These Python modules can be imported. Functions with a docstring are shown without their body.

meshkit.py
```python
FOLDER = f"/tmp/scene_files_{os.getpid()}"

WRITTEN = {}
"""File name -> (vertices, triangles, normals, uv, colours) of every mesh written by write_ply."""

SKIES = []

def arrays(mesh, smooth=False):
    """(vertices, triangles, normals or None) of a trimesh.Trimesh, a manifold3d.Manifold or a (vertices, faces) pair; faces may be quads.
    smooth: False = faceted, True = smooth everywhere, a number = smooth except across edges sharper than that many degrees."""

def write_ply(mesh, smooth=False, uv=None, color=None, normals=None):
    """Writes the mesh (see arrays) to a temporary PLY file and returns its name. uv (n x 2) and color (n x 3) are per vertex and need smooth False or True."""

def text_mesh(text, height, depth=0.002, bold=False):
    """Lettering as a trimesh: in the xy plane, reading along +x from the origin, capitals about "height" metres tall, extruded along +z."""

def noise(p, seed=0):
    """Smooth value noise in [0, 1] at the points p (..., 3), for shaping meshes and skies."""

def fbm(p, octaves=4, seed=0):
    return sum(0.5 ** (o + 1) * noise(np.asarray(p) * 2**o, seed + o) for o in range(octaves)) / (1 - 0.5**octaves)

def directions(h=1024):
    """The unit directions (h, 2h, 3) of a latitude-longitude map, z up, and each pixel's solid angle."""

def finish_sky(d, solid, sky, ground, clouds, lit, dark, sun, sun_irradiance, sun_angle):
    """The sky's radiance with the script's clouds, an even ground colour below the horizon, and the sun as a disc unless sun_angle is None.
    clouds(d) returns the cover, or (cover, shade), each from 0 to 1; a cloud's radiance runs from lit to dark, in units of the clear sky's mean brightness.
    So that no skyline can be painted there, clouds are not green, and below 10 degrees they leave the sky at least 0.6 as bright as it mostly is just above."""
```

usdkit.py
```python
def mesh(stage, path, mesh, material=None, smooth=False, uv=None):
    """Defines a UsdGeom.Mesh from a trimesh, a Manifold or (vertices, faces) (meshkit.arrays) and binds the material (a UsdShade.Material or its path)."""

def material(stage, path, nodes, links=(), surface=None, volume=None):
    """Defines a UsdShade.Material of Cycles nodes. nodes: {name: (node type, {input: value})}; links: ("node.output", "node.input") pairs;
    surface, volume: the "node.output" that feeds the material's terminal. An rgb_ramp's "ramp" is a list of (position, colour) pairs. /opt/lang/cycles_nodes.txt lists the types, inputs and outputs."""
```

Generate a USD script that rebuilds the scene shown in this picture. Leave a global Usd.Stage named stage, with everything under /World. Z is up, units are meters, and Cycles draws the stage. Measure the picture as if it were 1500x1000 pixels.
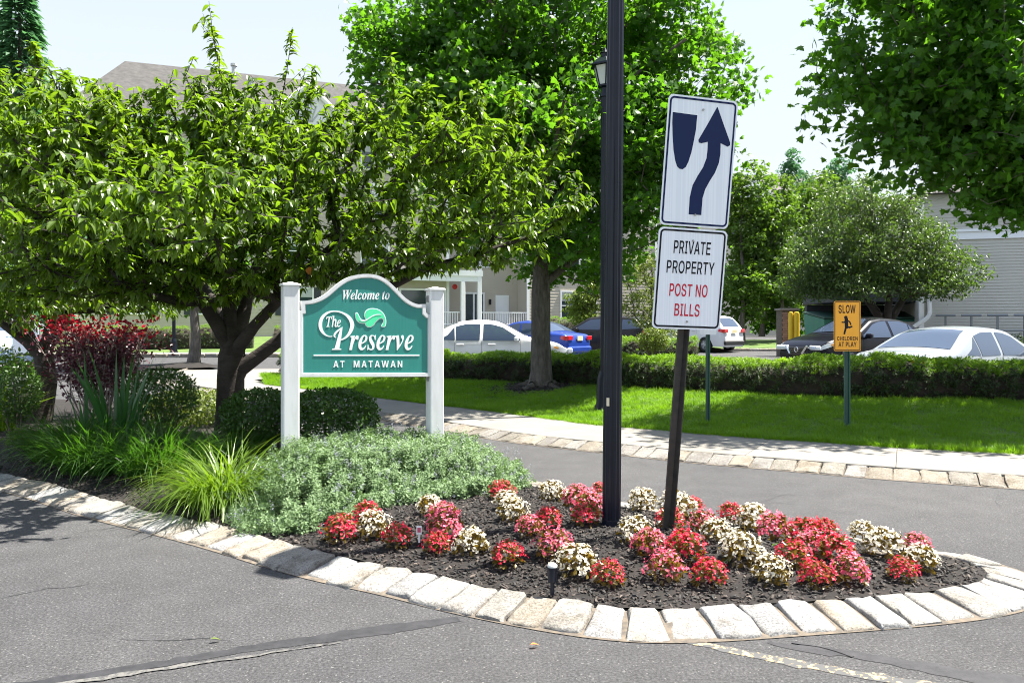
import math, glob
import numpy as np
import trimesh, usdkit, meshkit
from shapely.geometry import Polygon, LineString, Point, box as sbox
from shapely.ops import unary_union
from shapely import affinity
from scipy.spatial import Delaunay, cKDTree
from pxr import Usd, UsdGeom, UsdLux, UsdShade, Sdf, Gf, Vt

stage = Usd.Stage.CreateInMemory()
UsdGeom.SetStageUpAxis(stage, UsdGeom.Tokens.z)
UsdGeom.SetStageMetersPerUnit(stage, 1.0)
UsdGeom.Xform.Define(stage, '/World')
UsdGeom.Scope.Define(stage, '/World/Looks')

# ------------------------------------------------------------------ camera, sky, sun
F, CX, H0, CAM = 1150.0, 750.0, 484.0, 1.45      # focal length in photo pixels, principal column, horizon row, eye height
cam = UsdGeom.Camera.Define(stage, '/World/camera')
cam.AddTranslateOp().Set(Gf.Vec3d(0, 0, CAM)); cam.AddRotateXOp().Set(90.0)
cam.CreateHorizontalApertureAttr(36.0); cam.CreateVerticalApertureAttr(36.0 * 682 / 1024)
cam.CreateFocalLengthAttr(36.0 * F / 1500.0)
cam.CreateVerticalApertureOffsetAttr(-36.0 * 16 / 1500.0)
cam.CreateClippingRangeAttr(Gf.Vec2f(0.05, 3000))
cam.CreateExposureAttr(1.9)

SUN_EL = math.radians(64.0)
_a = np.array([0.97, 0.24]); _a /= np.linalg.norm(_a)
SUN = np.array([_a[0] * math.cos(SUN_EL), _a[1] * math.cos(SUN_EL), math.sin(SUN_EL)])
usdkit.material(stage, '/World/Looks/sky_look', {
    's': ('sky_texture', {'sky_type': 'single_scattering', 'sun_disc': False, 'sun_elevation': SUN_EL, 'sun_rotation': math.atan2(SUN[0], SUN[1]),
                          'air_density': 1.0, 'aerosol_density': 1.0, 'ozone_density': 1.0}),
    'tc': ('texture_coordinate', {}), 'mp': ('mapping', {'scale': (1.0, 1.0, 2.5)}), 'n': ('noise_texture', {'scale': 1.6, 'detail': 5.0}), 'r': ('rgb_ramp', {'ramp': [(0.25, (0.85, 0.85, 0.85)), (0.75, (1.0, 1.0, 1.0))]}),
    'xyz': ('separate_xyz', {}), 'el': ('rgb_ramp', {'ramp': [(0.0, (0.95, 0.95, 0.95)), (0.3, (0.9, 0.9, 0.9)), (0.5, (0.6, 0.6, 0.6)), (0.8, (0.42, 0.42, 0.42)), (1.0, (0.34, 0.34, 0.34))]}), 'mu': ('math', {'math_type': 'multiply'}),
    'm': ('mix_color', {'b': (2.42, 2.56, 2.68), 'use_clamp': False}), 'b': ('background_shader', {'strength': 0.10})},
    [('tc.generated', 'mp.vector'), ('mp.vector', 'n.vector'), ('n.fac', 'r.fac'), ('tc.generated', 'xyz.vector'), ('xyz.z', 'el.fac'), ('r.color', 'mu.value1'), ('el.color', 'mu.value2'), ('mu.value', 'm.fac'), ('s.color', 'm.a'), ('m.result', 'b.color')], surface='b.background')
sky = UsdLux.DomeLight.Define(stage, '/World/sky')
UsdShade.MaterialBindingAPI.Apply(sky.GetPrim()).Bind(UsdShade.Material.Get(stage, '/World/Looks/sky_look'))
sky.GetPrim().SetCustomDataByKey('kind', 'structure')
sun = UsdLux.DistantLight.Define(stage, '/World/sun')
sun.CreateIntensityAttr(1.25); sun.CreateAngleAttr(0.53); sun.CreateColorAttr(Gf.Vec3f(1.0, 0.95, 0.86)); sun.CreateNormalizeAttr(True)
_q = Gf.Rotation(Gf.Vec3d(0, 0, 1), Gf.Vec3d(*SUN.tolist())).GetQuat()
sun.AddOrientOp(UsdGeom.XformOp.PrecisionDouble).Set(_q)

# ------------------------------------------------------------------ helpers
def px(x, y, Y):                       # photo pixel at distance Y
    return np.array([(x - CX) / F * Y, Y, CAM + (H0 - y) / F * Y])
def gp(x, y, z=0.0):                   # photo pixel on height z
    Y = F * (CAM - z) / (y - H0)
    return np.array([(x - CX) / F * Y, Y, z])
def ss(t):
    t = np.clip(t, 0, 1); return t * t * (3 - 2 * t)
def T(Y):                              # terrain: the parking lots climb away from the entrance
    return 0.35 * ss((np.asarray(Y, float) - 14) / 16) + 0.6 * ss((np.asarray(Y, float) - 32) / 25)
def nrm(v):
    v = np.asarray(v, float); return v / np.maximum(np.linalg.norm(v, axis=-1, keepdims=True), 1e-12)

class MB:
    """Collects shapes of one mesh."""
    def __init__(s): s.v, s.f, s.n = [], [], 0
    def add(s, v, f):
        v, f = np.asarray(v, float), np.asarray(f, int)
        if f.shape[1] == 4: f = np.vstack([f[:, [0, 1, 2]], f[:, [0, 2, 3]]])
        s.v.append(v); s.f.append(f + s.n); s.n += len(v); return s
    def tm(s, m): return s.add(m.vertices, m.faces)
    def box(s, c, size, rz=0.0, bevel=0.0):
        m = bbox(size, bevel); v = np.array(m.vertices)
        cs, sn = math.cos(rz), math.sin(rz)
        v = np.stack([v[:, 0] * cs - v[:, 1] * sn, v[:, 0] * sn + v[:, 1] * cs, v[:, 2]], 1) + np.asarray(c, float)
        return s.add(v, m.faces)
    def tube(s, pts, r, n=8, cap=True):
        pts = np.asarray(pts, float); r = np.broadcast_to(np.asarray(r, float), (len(pts),))
        t = np.gradient(pts, axis=0); t = nrm(t)
        ref = np.array([0, 0, 1.0]) if abs(t[0][2]) < 0.9 else np.array([1.0, 0, 0])
        a = nrm(np.cross(t, ref)); b = np.cross(t, a)
        th = np.arange(n) / n * 2 * math.pi
        ring = pts[:, None] + r[:, None, None] * (np.cos(th)[None, :, None] * a[:, None] + np.sin(th)[None, :, None] * b[:, None])
        v = ring.reshape(-1, 3); f = []
        i, k = np.meshgrid(np.arange(len(pts) - 1), np.arange(n), indexing='ij'); k2 = (k + 1) % n
        f = np.stack([i * n + k, i * n + k2, (i + 1) * n + k2, (i + 1) * n + k], -1).reshape(-1, 4)
        f = np.vstack([f[:, [0, 1, 2]], f[:, [0, 2, 3]]])
        if cap:
            v = np.vstack([v, pts[0], pts[-1]]); c0, c1 = len(v) - 2, len(v) - 1; m = (len(pts) - 1) * n; kk = np.arange(n); k2 = (kk + 1) % n
            f = np.vstack([f, np.stack([np.full(n, c0), k2, kk], 1), np.stack([np.full(n, c1), m + kk, m + k2], 1)])
        return s.add(v, f)
    def lathe(s, prof, c=(0, 0, 0), n=20):   # prof: (radius, z)
        prof = np.asarray(prof, float); th = np.arange(n) / n * 2 * math.pi
        v = np.stack([prof[:, None, 0] * np.cos(th), prof[:, None, 0] * np.sin(th), np.repeat(prof[:, 1:2], n, 1)], -1).reshape(-1, 3) + np.asarray(c, float)
        i, k = np.meshgrid(np.arange(len(prof) - 1), np.arange(n), indexing='ij'); k2 = (k + 1) % n
        return s.add(v, np.stack([i * n + k, i * n + k2, (i + 1) * n + k2, (i + 1) * n + k], -1).reshape(-1, 4))
    def mesh(s):
        return np.vstack(s.v), np.vstack(s.f)
    def empty(s): return s.n == 0

_bb = {}
def bbox(size, bevel=0.0):
    key = (tuple(np.round(size, 5)), bevel)
    if key not in _bb:
        if bevel <= 0: _bb[key] = trimesh.creation.box(size)
        else:
            h = np.asarray(size, float) / 2; b = min(bevel, h.min() * 0.9); p = []
            for sx in (-1, 1):
                for sy in (-1, 1):
                    for sz in (-1, 1):
                        c = np.array([sx, sy, sz])
                        for k in range(3):
                            q = h - b; q = q.copy(); q[k] = h[k]; p.append(c * q)
            _bb[key] = trimesh.convex.convex_hull(np.array(p))
    return _bb[key]

_names = {}
def numbered(parent, name):
    k = (parent, name); _names[k] = _names.get(k, -1) + 1
    return f'{parent}/{name}' if _names[k] == 0 else f'{parent}/{name}_{_names[k]:03d}'

def tag(prim, label=None, cat=None, group=None, kind=None):
    for k, v in (('label', label), ('category', cat), ('group', group), ('kind', kind)):
        if v: prim.SetCustomDataByKey(k, v)

class Th:
    """An Xform at a thing's base; its parts are children."""
    def __init__(s, name, label=None, cat=None, loc=(0, 0, 0), rz=0.0, group=None, kind=None, scale=None):
        s.path = numbered('/World', name); s.loc = np.asarray(loc, float); s.rz = rz
        s.x = UsdGeom.Xform.Define(stage, s.path); s.prim = s.x.GetPrim()
        s.x.AddTranslateOp().Set(Gf.Vec3d(*map(float, s.loc))); s.x.AddRotateZOp().Set(math.degrees(rz))
        s.sc = 1.0 if scale is None else scale
        s.x.AddScaleOp().Set(Gf.Vec3f(s.sc, s.sc, s.sc))
        s.label = label; tag(s.prim, label, cat, group, kind); s.cat, s.group = cat, group
    def inv(s, v):
        v = np.asarray(v, float) - s.loc; c, n = math.cos(-s.rz), math.sin(-s.rz)
        return np.stack([v[:, 0] * c - v[:, 1] * n, v[:, 0] * n + v[:, 1] * c, v[:, 2]], 1) / s.sc
    def part(s, name, mesh, mat, smooth=False, world=False, parent=None, label=None, kind=None):
        if isinstance(mesh, MB): mesh = mesh.mesh()
        elif hasattr(mesh, 'vertices'): mesh = (np.array(mesh.vertices), np.array(mesh.faces))
        v, f = mesh
        if world: v = s.inv(v)
        p = numbered(parent or s.path, name)
        m = usdkit.mesh(stage, p, (v, f), mat, smooth)
        tag(m.GetPrim(), label, None, None, kind)
        return p
    def dup(s, name, loc, rz=0.0, label=None, group=None, scale=None):
        r = Th(name, label or s.label, s.cat, loc, rz, group or s.group, None, scale)
        r.prim.GetReferences().AddInternalReference(s.path); r.prim.SetInstanceable(True)
        return r

def solo(name, mesh, mat, label=None, cat=None, group=None, kind=None, smooth=False):
    if isinstance(mesh, MB): mesh = mesh.mesh()
    p = numbered('/World', name); u, iv = np.unique(np.asarray(mesh[1]), return_inverse=True); mesh = (np.asarray(mesh[0], float)[u], iv.reshape(np.asarray(mesh[1]).shape))
    m = usdkit.mesh(stage, p, mesh, mat, smooth); tag(m.GetPrim(), label, cat, group, kind); return p

def scatter(path, protos, pos, quat_rz=None, tilt=None, scale=None, seed=0, kind=None, label=None, cat=None):
    """protos: list of (mesh, material). A PointInstancer at path; each copy turned by rz about z after a tilt (axis in xy, angle)."""
    rng = np.random.default_rng(seed)
    pi = UsdGeom.PointInstancer.Define(stage, path)
    tag(pi.GetPrim(), label, cat, None, kind)
    for k, (mesh, mat) in enumerate(protos):
        usdkit.mesh(stage, f'{path}/piece_{k:03d}', mesh, mat)
    pi.CreatePrototypesRel().SetTargets([Sdf.Path(f'{path}/piece_{k:03d}') for k in range(len(protos))])
    n = len(pos); rz = rng.uniform(0, 2 * math.pi, n) if quat_rz is None else quat_rz
    tilt = np.zeros((n, 2)) if tilt is None else tilt       # rotation vector (x, y)
    ang = np.linalg.norm(tilt, axis=1); ax = np.where(ang[:, None] > 1e-9, tilt / np.maximum(ang[:, None], 1e-9), [1.0, 0])
    q1 = np.stack([np.cos(ang / 2), ax[:, 0] * np.sin(ang / 2), ax[:, 1] * np.sin(ang / 2), np.zeros(n)], 1)
    q2 = np.stack([np.cos(rz / 2), np.zeros(n), np.zeros(n), np.sin(rz / 2)], 1)
    w1, x1, y1, z1 = q1.T; w2, x2, y2, z2 = q2.T                # q1 * q2
    q = np.stack([w1 * w2 - x1 * x2 - y1 * y2 - z1 * z2, w1 * x2 + x1 * w2 + y1 * z2 - z1 * y2, w1 * y2 - x1 * z2 + y1 * w2 + z1 * x2, w1 * z2 + x1 * y2 - y1 * x2 + z1 * w2], 1)
    pi.CreatePositionsAttr(Vt.Vec3fArray.FromNumpy(np.asarray(pos, np.float32)))
    pi.CreateOrientationsAttr(Vt.QuathArray([Gf.Quath(float(a), float(b), float(c), float(d)) for a, b, c, d in q]))
    s = np.ones(n) if scale is None else np.asarray(scale)
    if s.ndim == 1: s = np.repeat(s[:, None], 3, 1)
    pi.CreateScalesAttr(Vt.Vec3fArray.FromNumpy(s.astype(np.float32)))
    pi.CreateProtoIndicesAttr(Vt.IntArray.FromNumpy(rng.integers(0, len(protos), n).astype(np.int32)))
    return pi

# ------------------------------------------------------------------ materials
def mat(name, c, rough=0.6, c2=None, scale=6.0, detail=6, lo=0.35, hi=0.65, bump=0.0, bscale=None, metal=0.0, spec=0.5, coat=0.0, coord='geometry', stretch=None, c3=None, rnd=0.0, bdist=0.01, extra=None):
    nd = {'p': ('principled_bsdf', {'base_color': c, 'roughness': rough, 'metallic': metal, 'specular_ior_level': spec, 'coat_weight': coat, 'coat_roughness': 0.04})}
    ln = []
    if c2 is not None or bump:
        if coord == 'geometry': nd['g'] = ('geometry', {}); src = 'g.position'
        else: nd['g'] = ('texture_coordinate', {}); src = 'g.object'
        if stretch is not None:
            nd['m'] = ('mapping', {'scale': stretch}); ln.append((src, 'm.vector')); src = 'm.vector'
    if c2 is not None:
        nd['n'] = ('noise_texture', {'scale': scale, 'detail': float(detail), 'roughness': 0.6}); ln.append((src, 'n.vector'))
        st = [(0, c), (lo, c), (hi, c2), (1, c2)] if c3 is None else [(0, c), (lo, c), ((lo + hi) / 2, c2), (hi, c3), (1, c3)]
        nd['r'] = ('rgb_ramp', {'ramp': st}); ln += [('n.fac', 'r.fac')]
        out = 'r.color'
        if rnd:
            nd['oi'] = ('object_info', {}); nd['mr'] = ('map_range', {'to_min': 1 - rnd, 'to_max': 1 + rnd}); nd['hv'] = ('hsv', {})
            ln += [('oi.random', 'mr.value'), ('mr.result', 'hv.value'), ('r.color', 'hv.color')]; out = 'hv.color'
        ln.append((out, 'p.base_color'))
    if bump:
        nd['bn'] = ('noise_texture', {'scale': bscale or scale, 'detail': 8.0, 'roughness': 0.65}); nd['b'] = ('bump', {'strength': bump, 'distance': bdist})
        ln += [(src, 'bn.vector'), ('bn.fac', 'b.height'), ('b.normal', 'p.normal')]
    return usdkit.material(stage, f'/World/Looks/{name}', nd, ln, surface='p.BSDF')

def leafmat(name, cols, trans=0.35, rough=0.45, tcol=None, spec=0.5, var=0.0, vscale=0.8):
    """Leaves: each leaf its own tone; light passes through."""
    n = len(cols)
    nd = {'g': ('geometry', {}), 'r': ('rgb_ramp', {'ramp': [(i / max(n - 1, 1), c) for i, c in enumerate(cols)]}),
          'p': ('principled_bsdf', {'roughness': rough, 'specular_ior_level': spec}), 't': ('translucent_bsdf', {}), 'x': ('mix_closure', {'fac': trans}),
          'mt': ('mix_color', {'blend_type': 'multiply', 'fac': 1.0, 'b': tcol or (1.5, 1.5, 0.7), 'use_clamp': False})}
    ln = [('r.color', 'p.base_color'), ('r.color', 'mt.a'), ('mt.result', 't.color'), ('p.BSDF', 'x.closure1'), ('t.BSDF', 'x.closure2')]
    if var:
        nd['n'] = ('noise_texture', {'scale': vscale, 'detail': 2.0}); nd['ad'] = ('math', {'math_type': 'multiply_add', 'value2': var, 'value3': -var / 2}); nd['a2'] = ('math', {'math_type': 'add', 'use_clamp': True})
        ln += [('g.position', 'n.vector'), ('n.fac', 'ad.value1'), ('ad.value', 'a2.value1'), ('g.random_per_island', 'a2.value2'), ('a2.value', 'r.fac')]
    else: ln.append(('g.random_per_island', 'r.fac'))
    return usdkit.material(stage, f'/World/Looks/{name}', nd, ln, surface='x.closure')

def granite(name, a, b, c):
    return usdkit.material(stage, f'/World/Looks/{name}', {
        'g': ('geometry', {}), 'n1': ('noise_texture', {'scale': 9.0, 'detail': 8.0, 'roughness': 0.65}), 'n2': ('noise_texture', {'scale': 95.0, 'detail': 5.0, 'roughness': 0.7}), 'n3': ('noise_texture', {'scale': 3.2, 'detail': 6.0, 'roughness': 0.7}),
        'oi': ('object_info', {}), 'mr': ('map_range', {'to_min': 0.84, 'to_max': 1.12}), 'hv': ('hsv', {}),
        'r1': ('rgb_ramp', {'ramp': [(0, c), (0.24, c), (0.4, a), (0.62, b), (1, b)]}), 'r2': ('rgb_ramp', {'ramp': [(0.34, (0.45, 0.45, 0.46)), (0.5, (1, 1, 1)), (0.66, (1.3, 1.3, 1.28))]}), 'r3': ('rgb_ramp', {'ramp': [(0.32, (0.6, 0.55, 0.49)), (0.5, (1, 1, 1))]}),
        'm1': ('mix_color', {'blend_type': 'multiply', 'fac': 1.0, 'use_clamp': False}), 'm2': ('mix_color', {'blend_type': 'multiply', 'fac': 1.0, 'use_clamp': False}),
        'bn': ('noise_texture', {'scale': 26.0, 'detail': 8.0, 'roughness': 0.7}), 'b': ('bump', {'strength': 0.8, 'distance': 0.025}), 'p': ('principled_bsdf', {'roughness': 0.88, 'specular_ior_level': 0.3})},
        [('g.position', 'n1.vector'), ('g.position', 'n2.vector'), ('g.position', 'n3.vector'), ('g.position', 'bn.vector'), ('n1.fac', 'r1.fac'), ('n2.fac', 'r2.fac'), ('n3.fac', 'r3.fac'), ('r1.color', 'm1.a'), ('r2.color', 'm1.b'), ('m1.result', 'm2.a'), ('r3.color', 'm2.b'),
         ('oi.random', 'mr.value'), ('mr.result', 'hv.value'), ('m2.result', 'hv.color'), ('hv.color', 'p.base_color'), ('bn.fac', 'b.height'), ('b.normal', 'p.normal')], surface='p.BSDF')

def asphalt(name, dark, light, speck):
    return usdkit.material(stage, f'/World/Looks/{name}', {
        'g': ('geometry', {}), 'n1': ('noise_texture', {'scale': 0.35, 'detail': 5.0, 'roughness': 0.6}), 'n2': ('noise_texture', {'scale': 70.0, 'detail': 5.0, 'roughness': 0.8}),
        'v': ('voronoi_texture', {'scale': 150.0, 'feature': 'f1'}), 'sep': ('separate_color', {}),
        'n3': ('noise_texture', {'scale': 3.0, 'detail': 6.0, 'roughness': 0.7}),
        'r1': ('rgb_ramp', {'ramp': [(0.3, dark), (0.7, light)]}),
        'r2': ('rgb_ramp', {'ramp': [(0.34, (0.38, 0.38, 0.39)), (0.5, (0.98, 0.98, 0.98)), (0.66, (1.9, 1.9, 1.86))]}),
        'r3': ('rgb_ramp', {'ramp': [(0, (0, 0, 0)), (0.98, (0, 0, 0)), (0.99, (0.7, 0.7, 0.7)), (1, (1, 1, 1))]}),
        'r4': ('rgb_ramp', {'ramp': [(0.28, (0.78, 0.78, 0.78)), (0.72, (1.18, 1.18, 1.18))]}),
        'm1': ('mix_color', {'blend_type': 'multiply', 'fac': 1.0, 'use_clamp': False}), 'm3': ('mix_color', {'blend_type': 'multiply', 'fac': 1.0, 'use_clamp': False}),
        'm2': ('mix_color', {'blend_type': 'mix', 'b': speck}),
        'b': ('bump', {'strength': 0.9, 'distance': 0.01}), 'p': ('principled_bsdf', {'roughness': 0.85, 'specular_ior_level': 0.35})},
        [('g.position', 'n1.vector'), ('g.position', 'n2.vector'), ('g.position', 'n3.vector'), ('g.position', 'v.vector'), ('n1.fac', 'r1.fac'), ('n2.fac', 'r2.fac'), ('n3.fac', 'r4.fac'),
         ('r1.color', 'm1.a'), ('r2.color', 'm1.b'), ('m1.result', 'm3.a'), ('r4.color', 'm3.b'), ('v.color', 'sep.color'), ('sep.r', 'r3.fac'), ('r3.color', 'm2.fac'), ('m3.result', 'm2.a'),
         ('m2.result', 'p.base_color'), ('n2.fac', 'b.height'), ('b.normal', 'p.normal')], surface='p.BSDF')

M = {}
M['asphalt'] = asphalt('asphalt', (0.045, 0.045, 0.048), (0.066, 0.065, 0.067), (0.17, 0.165, 0.16))
M['seal'] = mat('crack_sealer', (0.016, 0.016, 0.019), 0.6, (0.032, 0.031, 0.035), 14, 8, bump=0.3, bscale=60)
M['seam_pale'] = mat('worn_seam', (0.055, 0.055, 0.055), 0.9, (0.119, 0.115, 0.107), 40, lo=0.42, hi=0.55, bump=0.5)
M['faded_yellow'] = mat('faded_road_paint', (0.071, 0.071, 0.071), 0.85, (0.300, 0.218, 0.109), 26, lo=0.53, hi=0.6, bump=0.3, c3=(0.339, 0.273, 0.164))
M['grit'] = mat('kerb_grit', (0.072, 0.063, 0.054), 0.95, (0.153, 0.122, 0.090), 22, bump=0.7)
for i, (a, b, c) in enumerate([((0.225, 0.214, 0.191), (0.286, 0.274, 0.252), (0.184, 0.168, 0.141)), ((0.255, 0.249, 0.232), (0.307, 0.294, 0.277), (0.229, 0.204, 0.167)), ((0.215, 0.188, 0.151), (0.281, 0.254, 0.217), (0.239, 0.194, 0.145)), ((0.229, 0.229, 0.227), (0.291, 0.289, 0.283), (0.204, 0.197, 0.186))]):
    M[f'stone{i}'] = granite(f'granite_block_{i:03d}', a, b, c)
for i, (a, b, c) in enumerate([((0.168, 0.155, 0.130), (0.224, 0.205, 0.179), (0.137, 0.119, 0.093)), ((0.205, 0.179, 0.143), (0.248, 0.224, 0.186), (0.173, 0.137, 0.099)), ((0.186, 0.173, 0.161), (0.235, 0.224, 0.205), (0.123, 0.111, 0.087))]):
    M[f'oldstone{i}'] = granite(f'weathered_block_{i:03d}', a, b, c)
M['concrete'] = mat('concrete', (0.167, 0.157, 0.139), 0.9, (0.215, 0.202, 0.180), 1.6, 8, 0.3, 0.7, bump=0.25, bscale=60, rnd=0.05)
M['mulch'] = mat('mulch_soil', (0.006, 0.005, 0.004), 0.95, (0.018, 0.013, 0.011), 14, bump=1.0, bscale=40)
M['soil'] = mat('dry_soil', (0.05, 0.035, 0.025), 0.95, (0.09, 0.065, 0.045), 10, bump=0.8)
M['chip'] = usdkit.material(stage, '/World/Looks/mulch_chip', {'o': ('object_info', {}), 'r': ('rgb_ramp', {'ramp': [(0, (0.006, 0.006, 0.006)), (0.55, (0.017, 0.014, 0.012)), (0.8, (0.037, 0.027, 0.021)), (0.94, (0.062, 0.046, 0.037)), (1, (0.124, 0.099, 0.081))]}), 'p': ('principled_bsdf', {'roughness': 0.75})},
                            [('o.random', 'r.fac'), ('r.color', 'p.base_color')], surface='p.BSDF')
M['turf'] = mat('turf', (0.052, 0.099, 0.016), 0.95, (0.099, 0.157, 0.025), 1.3, 6, bump=0.5, bscale=40)
M['grass'] = leafmat('grass_blade', [(0.12, 0.23, 0.016), (0.17, 0.29, 0.022), (0.22, 0.32, 0.032), (0.27, 0.31, 0.06), (0.36, 0.33, 0.12)], 0.5, 0.5, var=1.1, vscale=0.9, tcol=(1.6, 1.7, 0.5))
M['field'] = mat('far_ground', (0.05, 0.09, 0.02), 0.95, (0.08, 0.1, 0.03), 0.2)
M['white'] = mat('white_vinyl', (0.655, 0.665, 0.675), 0.42, (0.55, 0.56, 0.56), 5.0, 8, 0.42, 0.75, stretch=(3, 3, 0.5), bump=0.06, bscale=30)
M['signgreen'] = mat('sign_green', (0.018, 0.203, 0.176), 0.42, (0.025, 0.221, 0.189), 4, 6, stretch=(12.600, 12.600, 0.540))
M['lettering'] = mat('white_lettering', (0.84, 0.85, 0.85), 0.4)
M['mint'] = mat('mint_leaf_paint', (0.08, 0.72, 0.36), 0.4)
M['black'] = mat('black_paint', (0.0025, 0.004, 0.009), 0.3, (0.004, 0.006, 0.012), 8, spec=0.32)
M['darkmetal'] = mat('dark_bronze_metal', (0.028, 0.027, 0.026), 0.42, (0.05, 0.045, 0.04), 20, metal=0.3, bump=0.1)
M['greensteel'] = mat('green_steel', (0.012, 0.05, 0.035), 0.45, (0.02, 0.065, 0.045), 12)
M['refl'] = mat('reflective_white', (0.670, 0.695, 0.728), 0.32, (0.619, 0.649, 0.690), 1.0, 1, 0.45, 0.55, stretch=(75.330, 0.837, 0.008), coord='object')
M['navy'] = mat('navy_ink', (0.004, 0.012, 0.055), 0.5, spec=0.2)
M['ink'] = mat('black_ink', (0.008, 0.009, 0.012), 0.5, spec=0.2)
M['redink'] = mat('red_ink', (0.42, 0.008, 0.03), 0.4)
M['yellow'] = mat('sign_yellow', (0.82, 0.36, 0.02), 0.4, (0.78, 0.33, 0.02), 3)
M['bolt'] = mat('galvanised_bolt', (0.3, 0.3, 0.3), 0.4, metal=0.8)
M['frost'] = mat('frosted_lamp_glass', (0.5, 0.52, 0.5), 0.25, (0.42, 0.44, 0.43), 8)
M['cream'] = mat('cream_sticker', (0.6, 0.55, 0.4), 0.5)
M['bark'] = mat('cherry_bark', (0.018, 0.013, 0.010), 0.85, (0.043, 0.035, 0.029), 9, 8, 0.35, 0.7, bump=0.9, bscale=22, stretch=(0.500, 0.500, 1.100), bdist=0.02)
M['maplebark'] = mat('maple_bark', (0.05, 0.043, 0.035), 0.9, (0.13, 0.115, 0.1), 14, 8, 0.35, 0.7, bump=1.0, bscale=26, stretch=(1, 1, 0.28), bdist=0.03)
M['twig'] = mat('twig_bark', (0.06, 0.045, 0.035), 0.8, (0.12, 0.1, 0.09), 12)
# ------------------------------------------------------------------ leaves, twigs and trees
def tmpl_leaf(droop=0.25, fold=0.12, wide=0.5, n=3):
    """A pointed leaf of length 1 along u, v across, w up: folded at the midrib, tip hanging."""
    us = np.linspace(0, 1, n + 2)[1:-1]; v = [(0, 0, 0)]
    for u in us:
        hw = wide / 2 * math.sin(math.pi * u ** 0.75) ** 0.8; d = -droop * u * u
        v += [(u, -hw, d + fold * hw * 2), (u, 0, d), (u, hw, d + fold * hw * 2)]
    v.append((1, 0, -droop)); f = [(0, 2, 1), (0, 3, 2)]
    for i in range(n - 1):
        a, b = 1 + 3 * i, 4 + 3 * i
        f += [(a, a + 1, b + 1), (a, b + 1, b), (a + 1, a + 2, b + 2), (a + 1, b + 2, b + 1)]
    a, e = 1 + 3 * (n - 1), len(v) - 1
    f += [(a, a + 1, e), (a + 1, a + 2, e)]
    return np.array(v, float), np.array(f, int)
def tmpl_maple():
    o = [(0, 0), (0.06, 0.22), (-0.02, 0.5), (0.26, 0.36), (0.38, 0.62), (0.52, 0.26), (0.62, 0.3), (1, 0)]
    pts = [(u, v, -0.22 * u * u - 0.25 * v * v) for u, v in o] + [(u, -v, -0.22 * u * u - 0.25 * v * v) for u, v in o[1:-1][::-1]]
    pts.append((0.3, 0, 0.0)); n = len(pts) - 1
    return np.array(pts, float), np.array([(n, i, (i + 1) % n) for i in range(n)], int)
def tmpl_quad(wide=0.55, droop=0.15):
    return np.array([(0, 0, 0), (0.5, -wide / 2, 0.04), (1, 0, -droop), (0.5, wide / 2, 0.04)], float), np.array([(0, 1, 2), (0, 2, 3)], int)
CHERRY, MAPLE, QUAD, OVAL = tmpl_leaf(0.34, 0.18, 0.41, 3), tmpl_maple(), tmpl_quad(), tmpl_leaf(0.1, 0.1, 0.6, 2)

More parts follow.
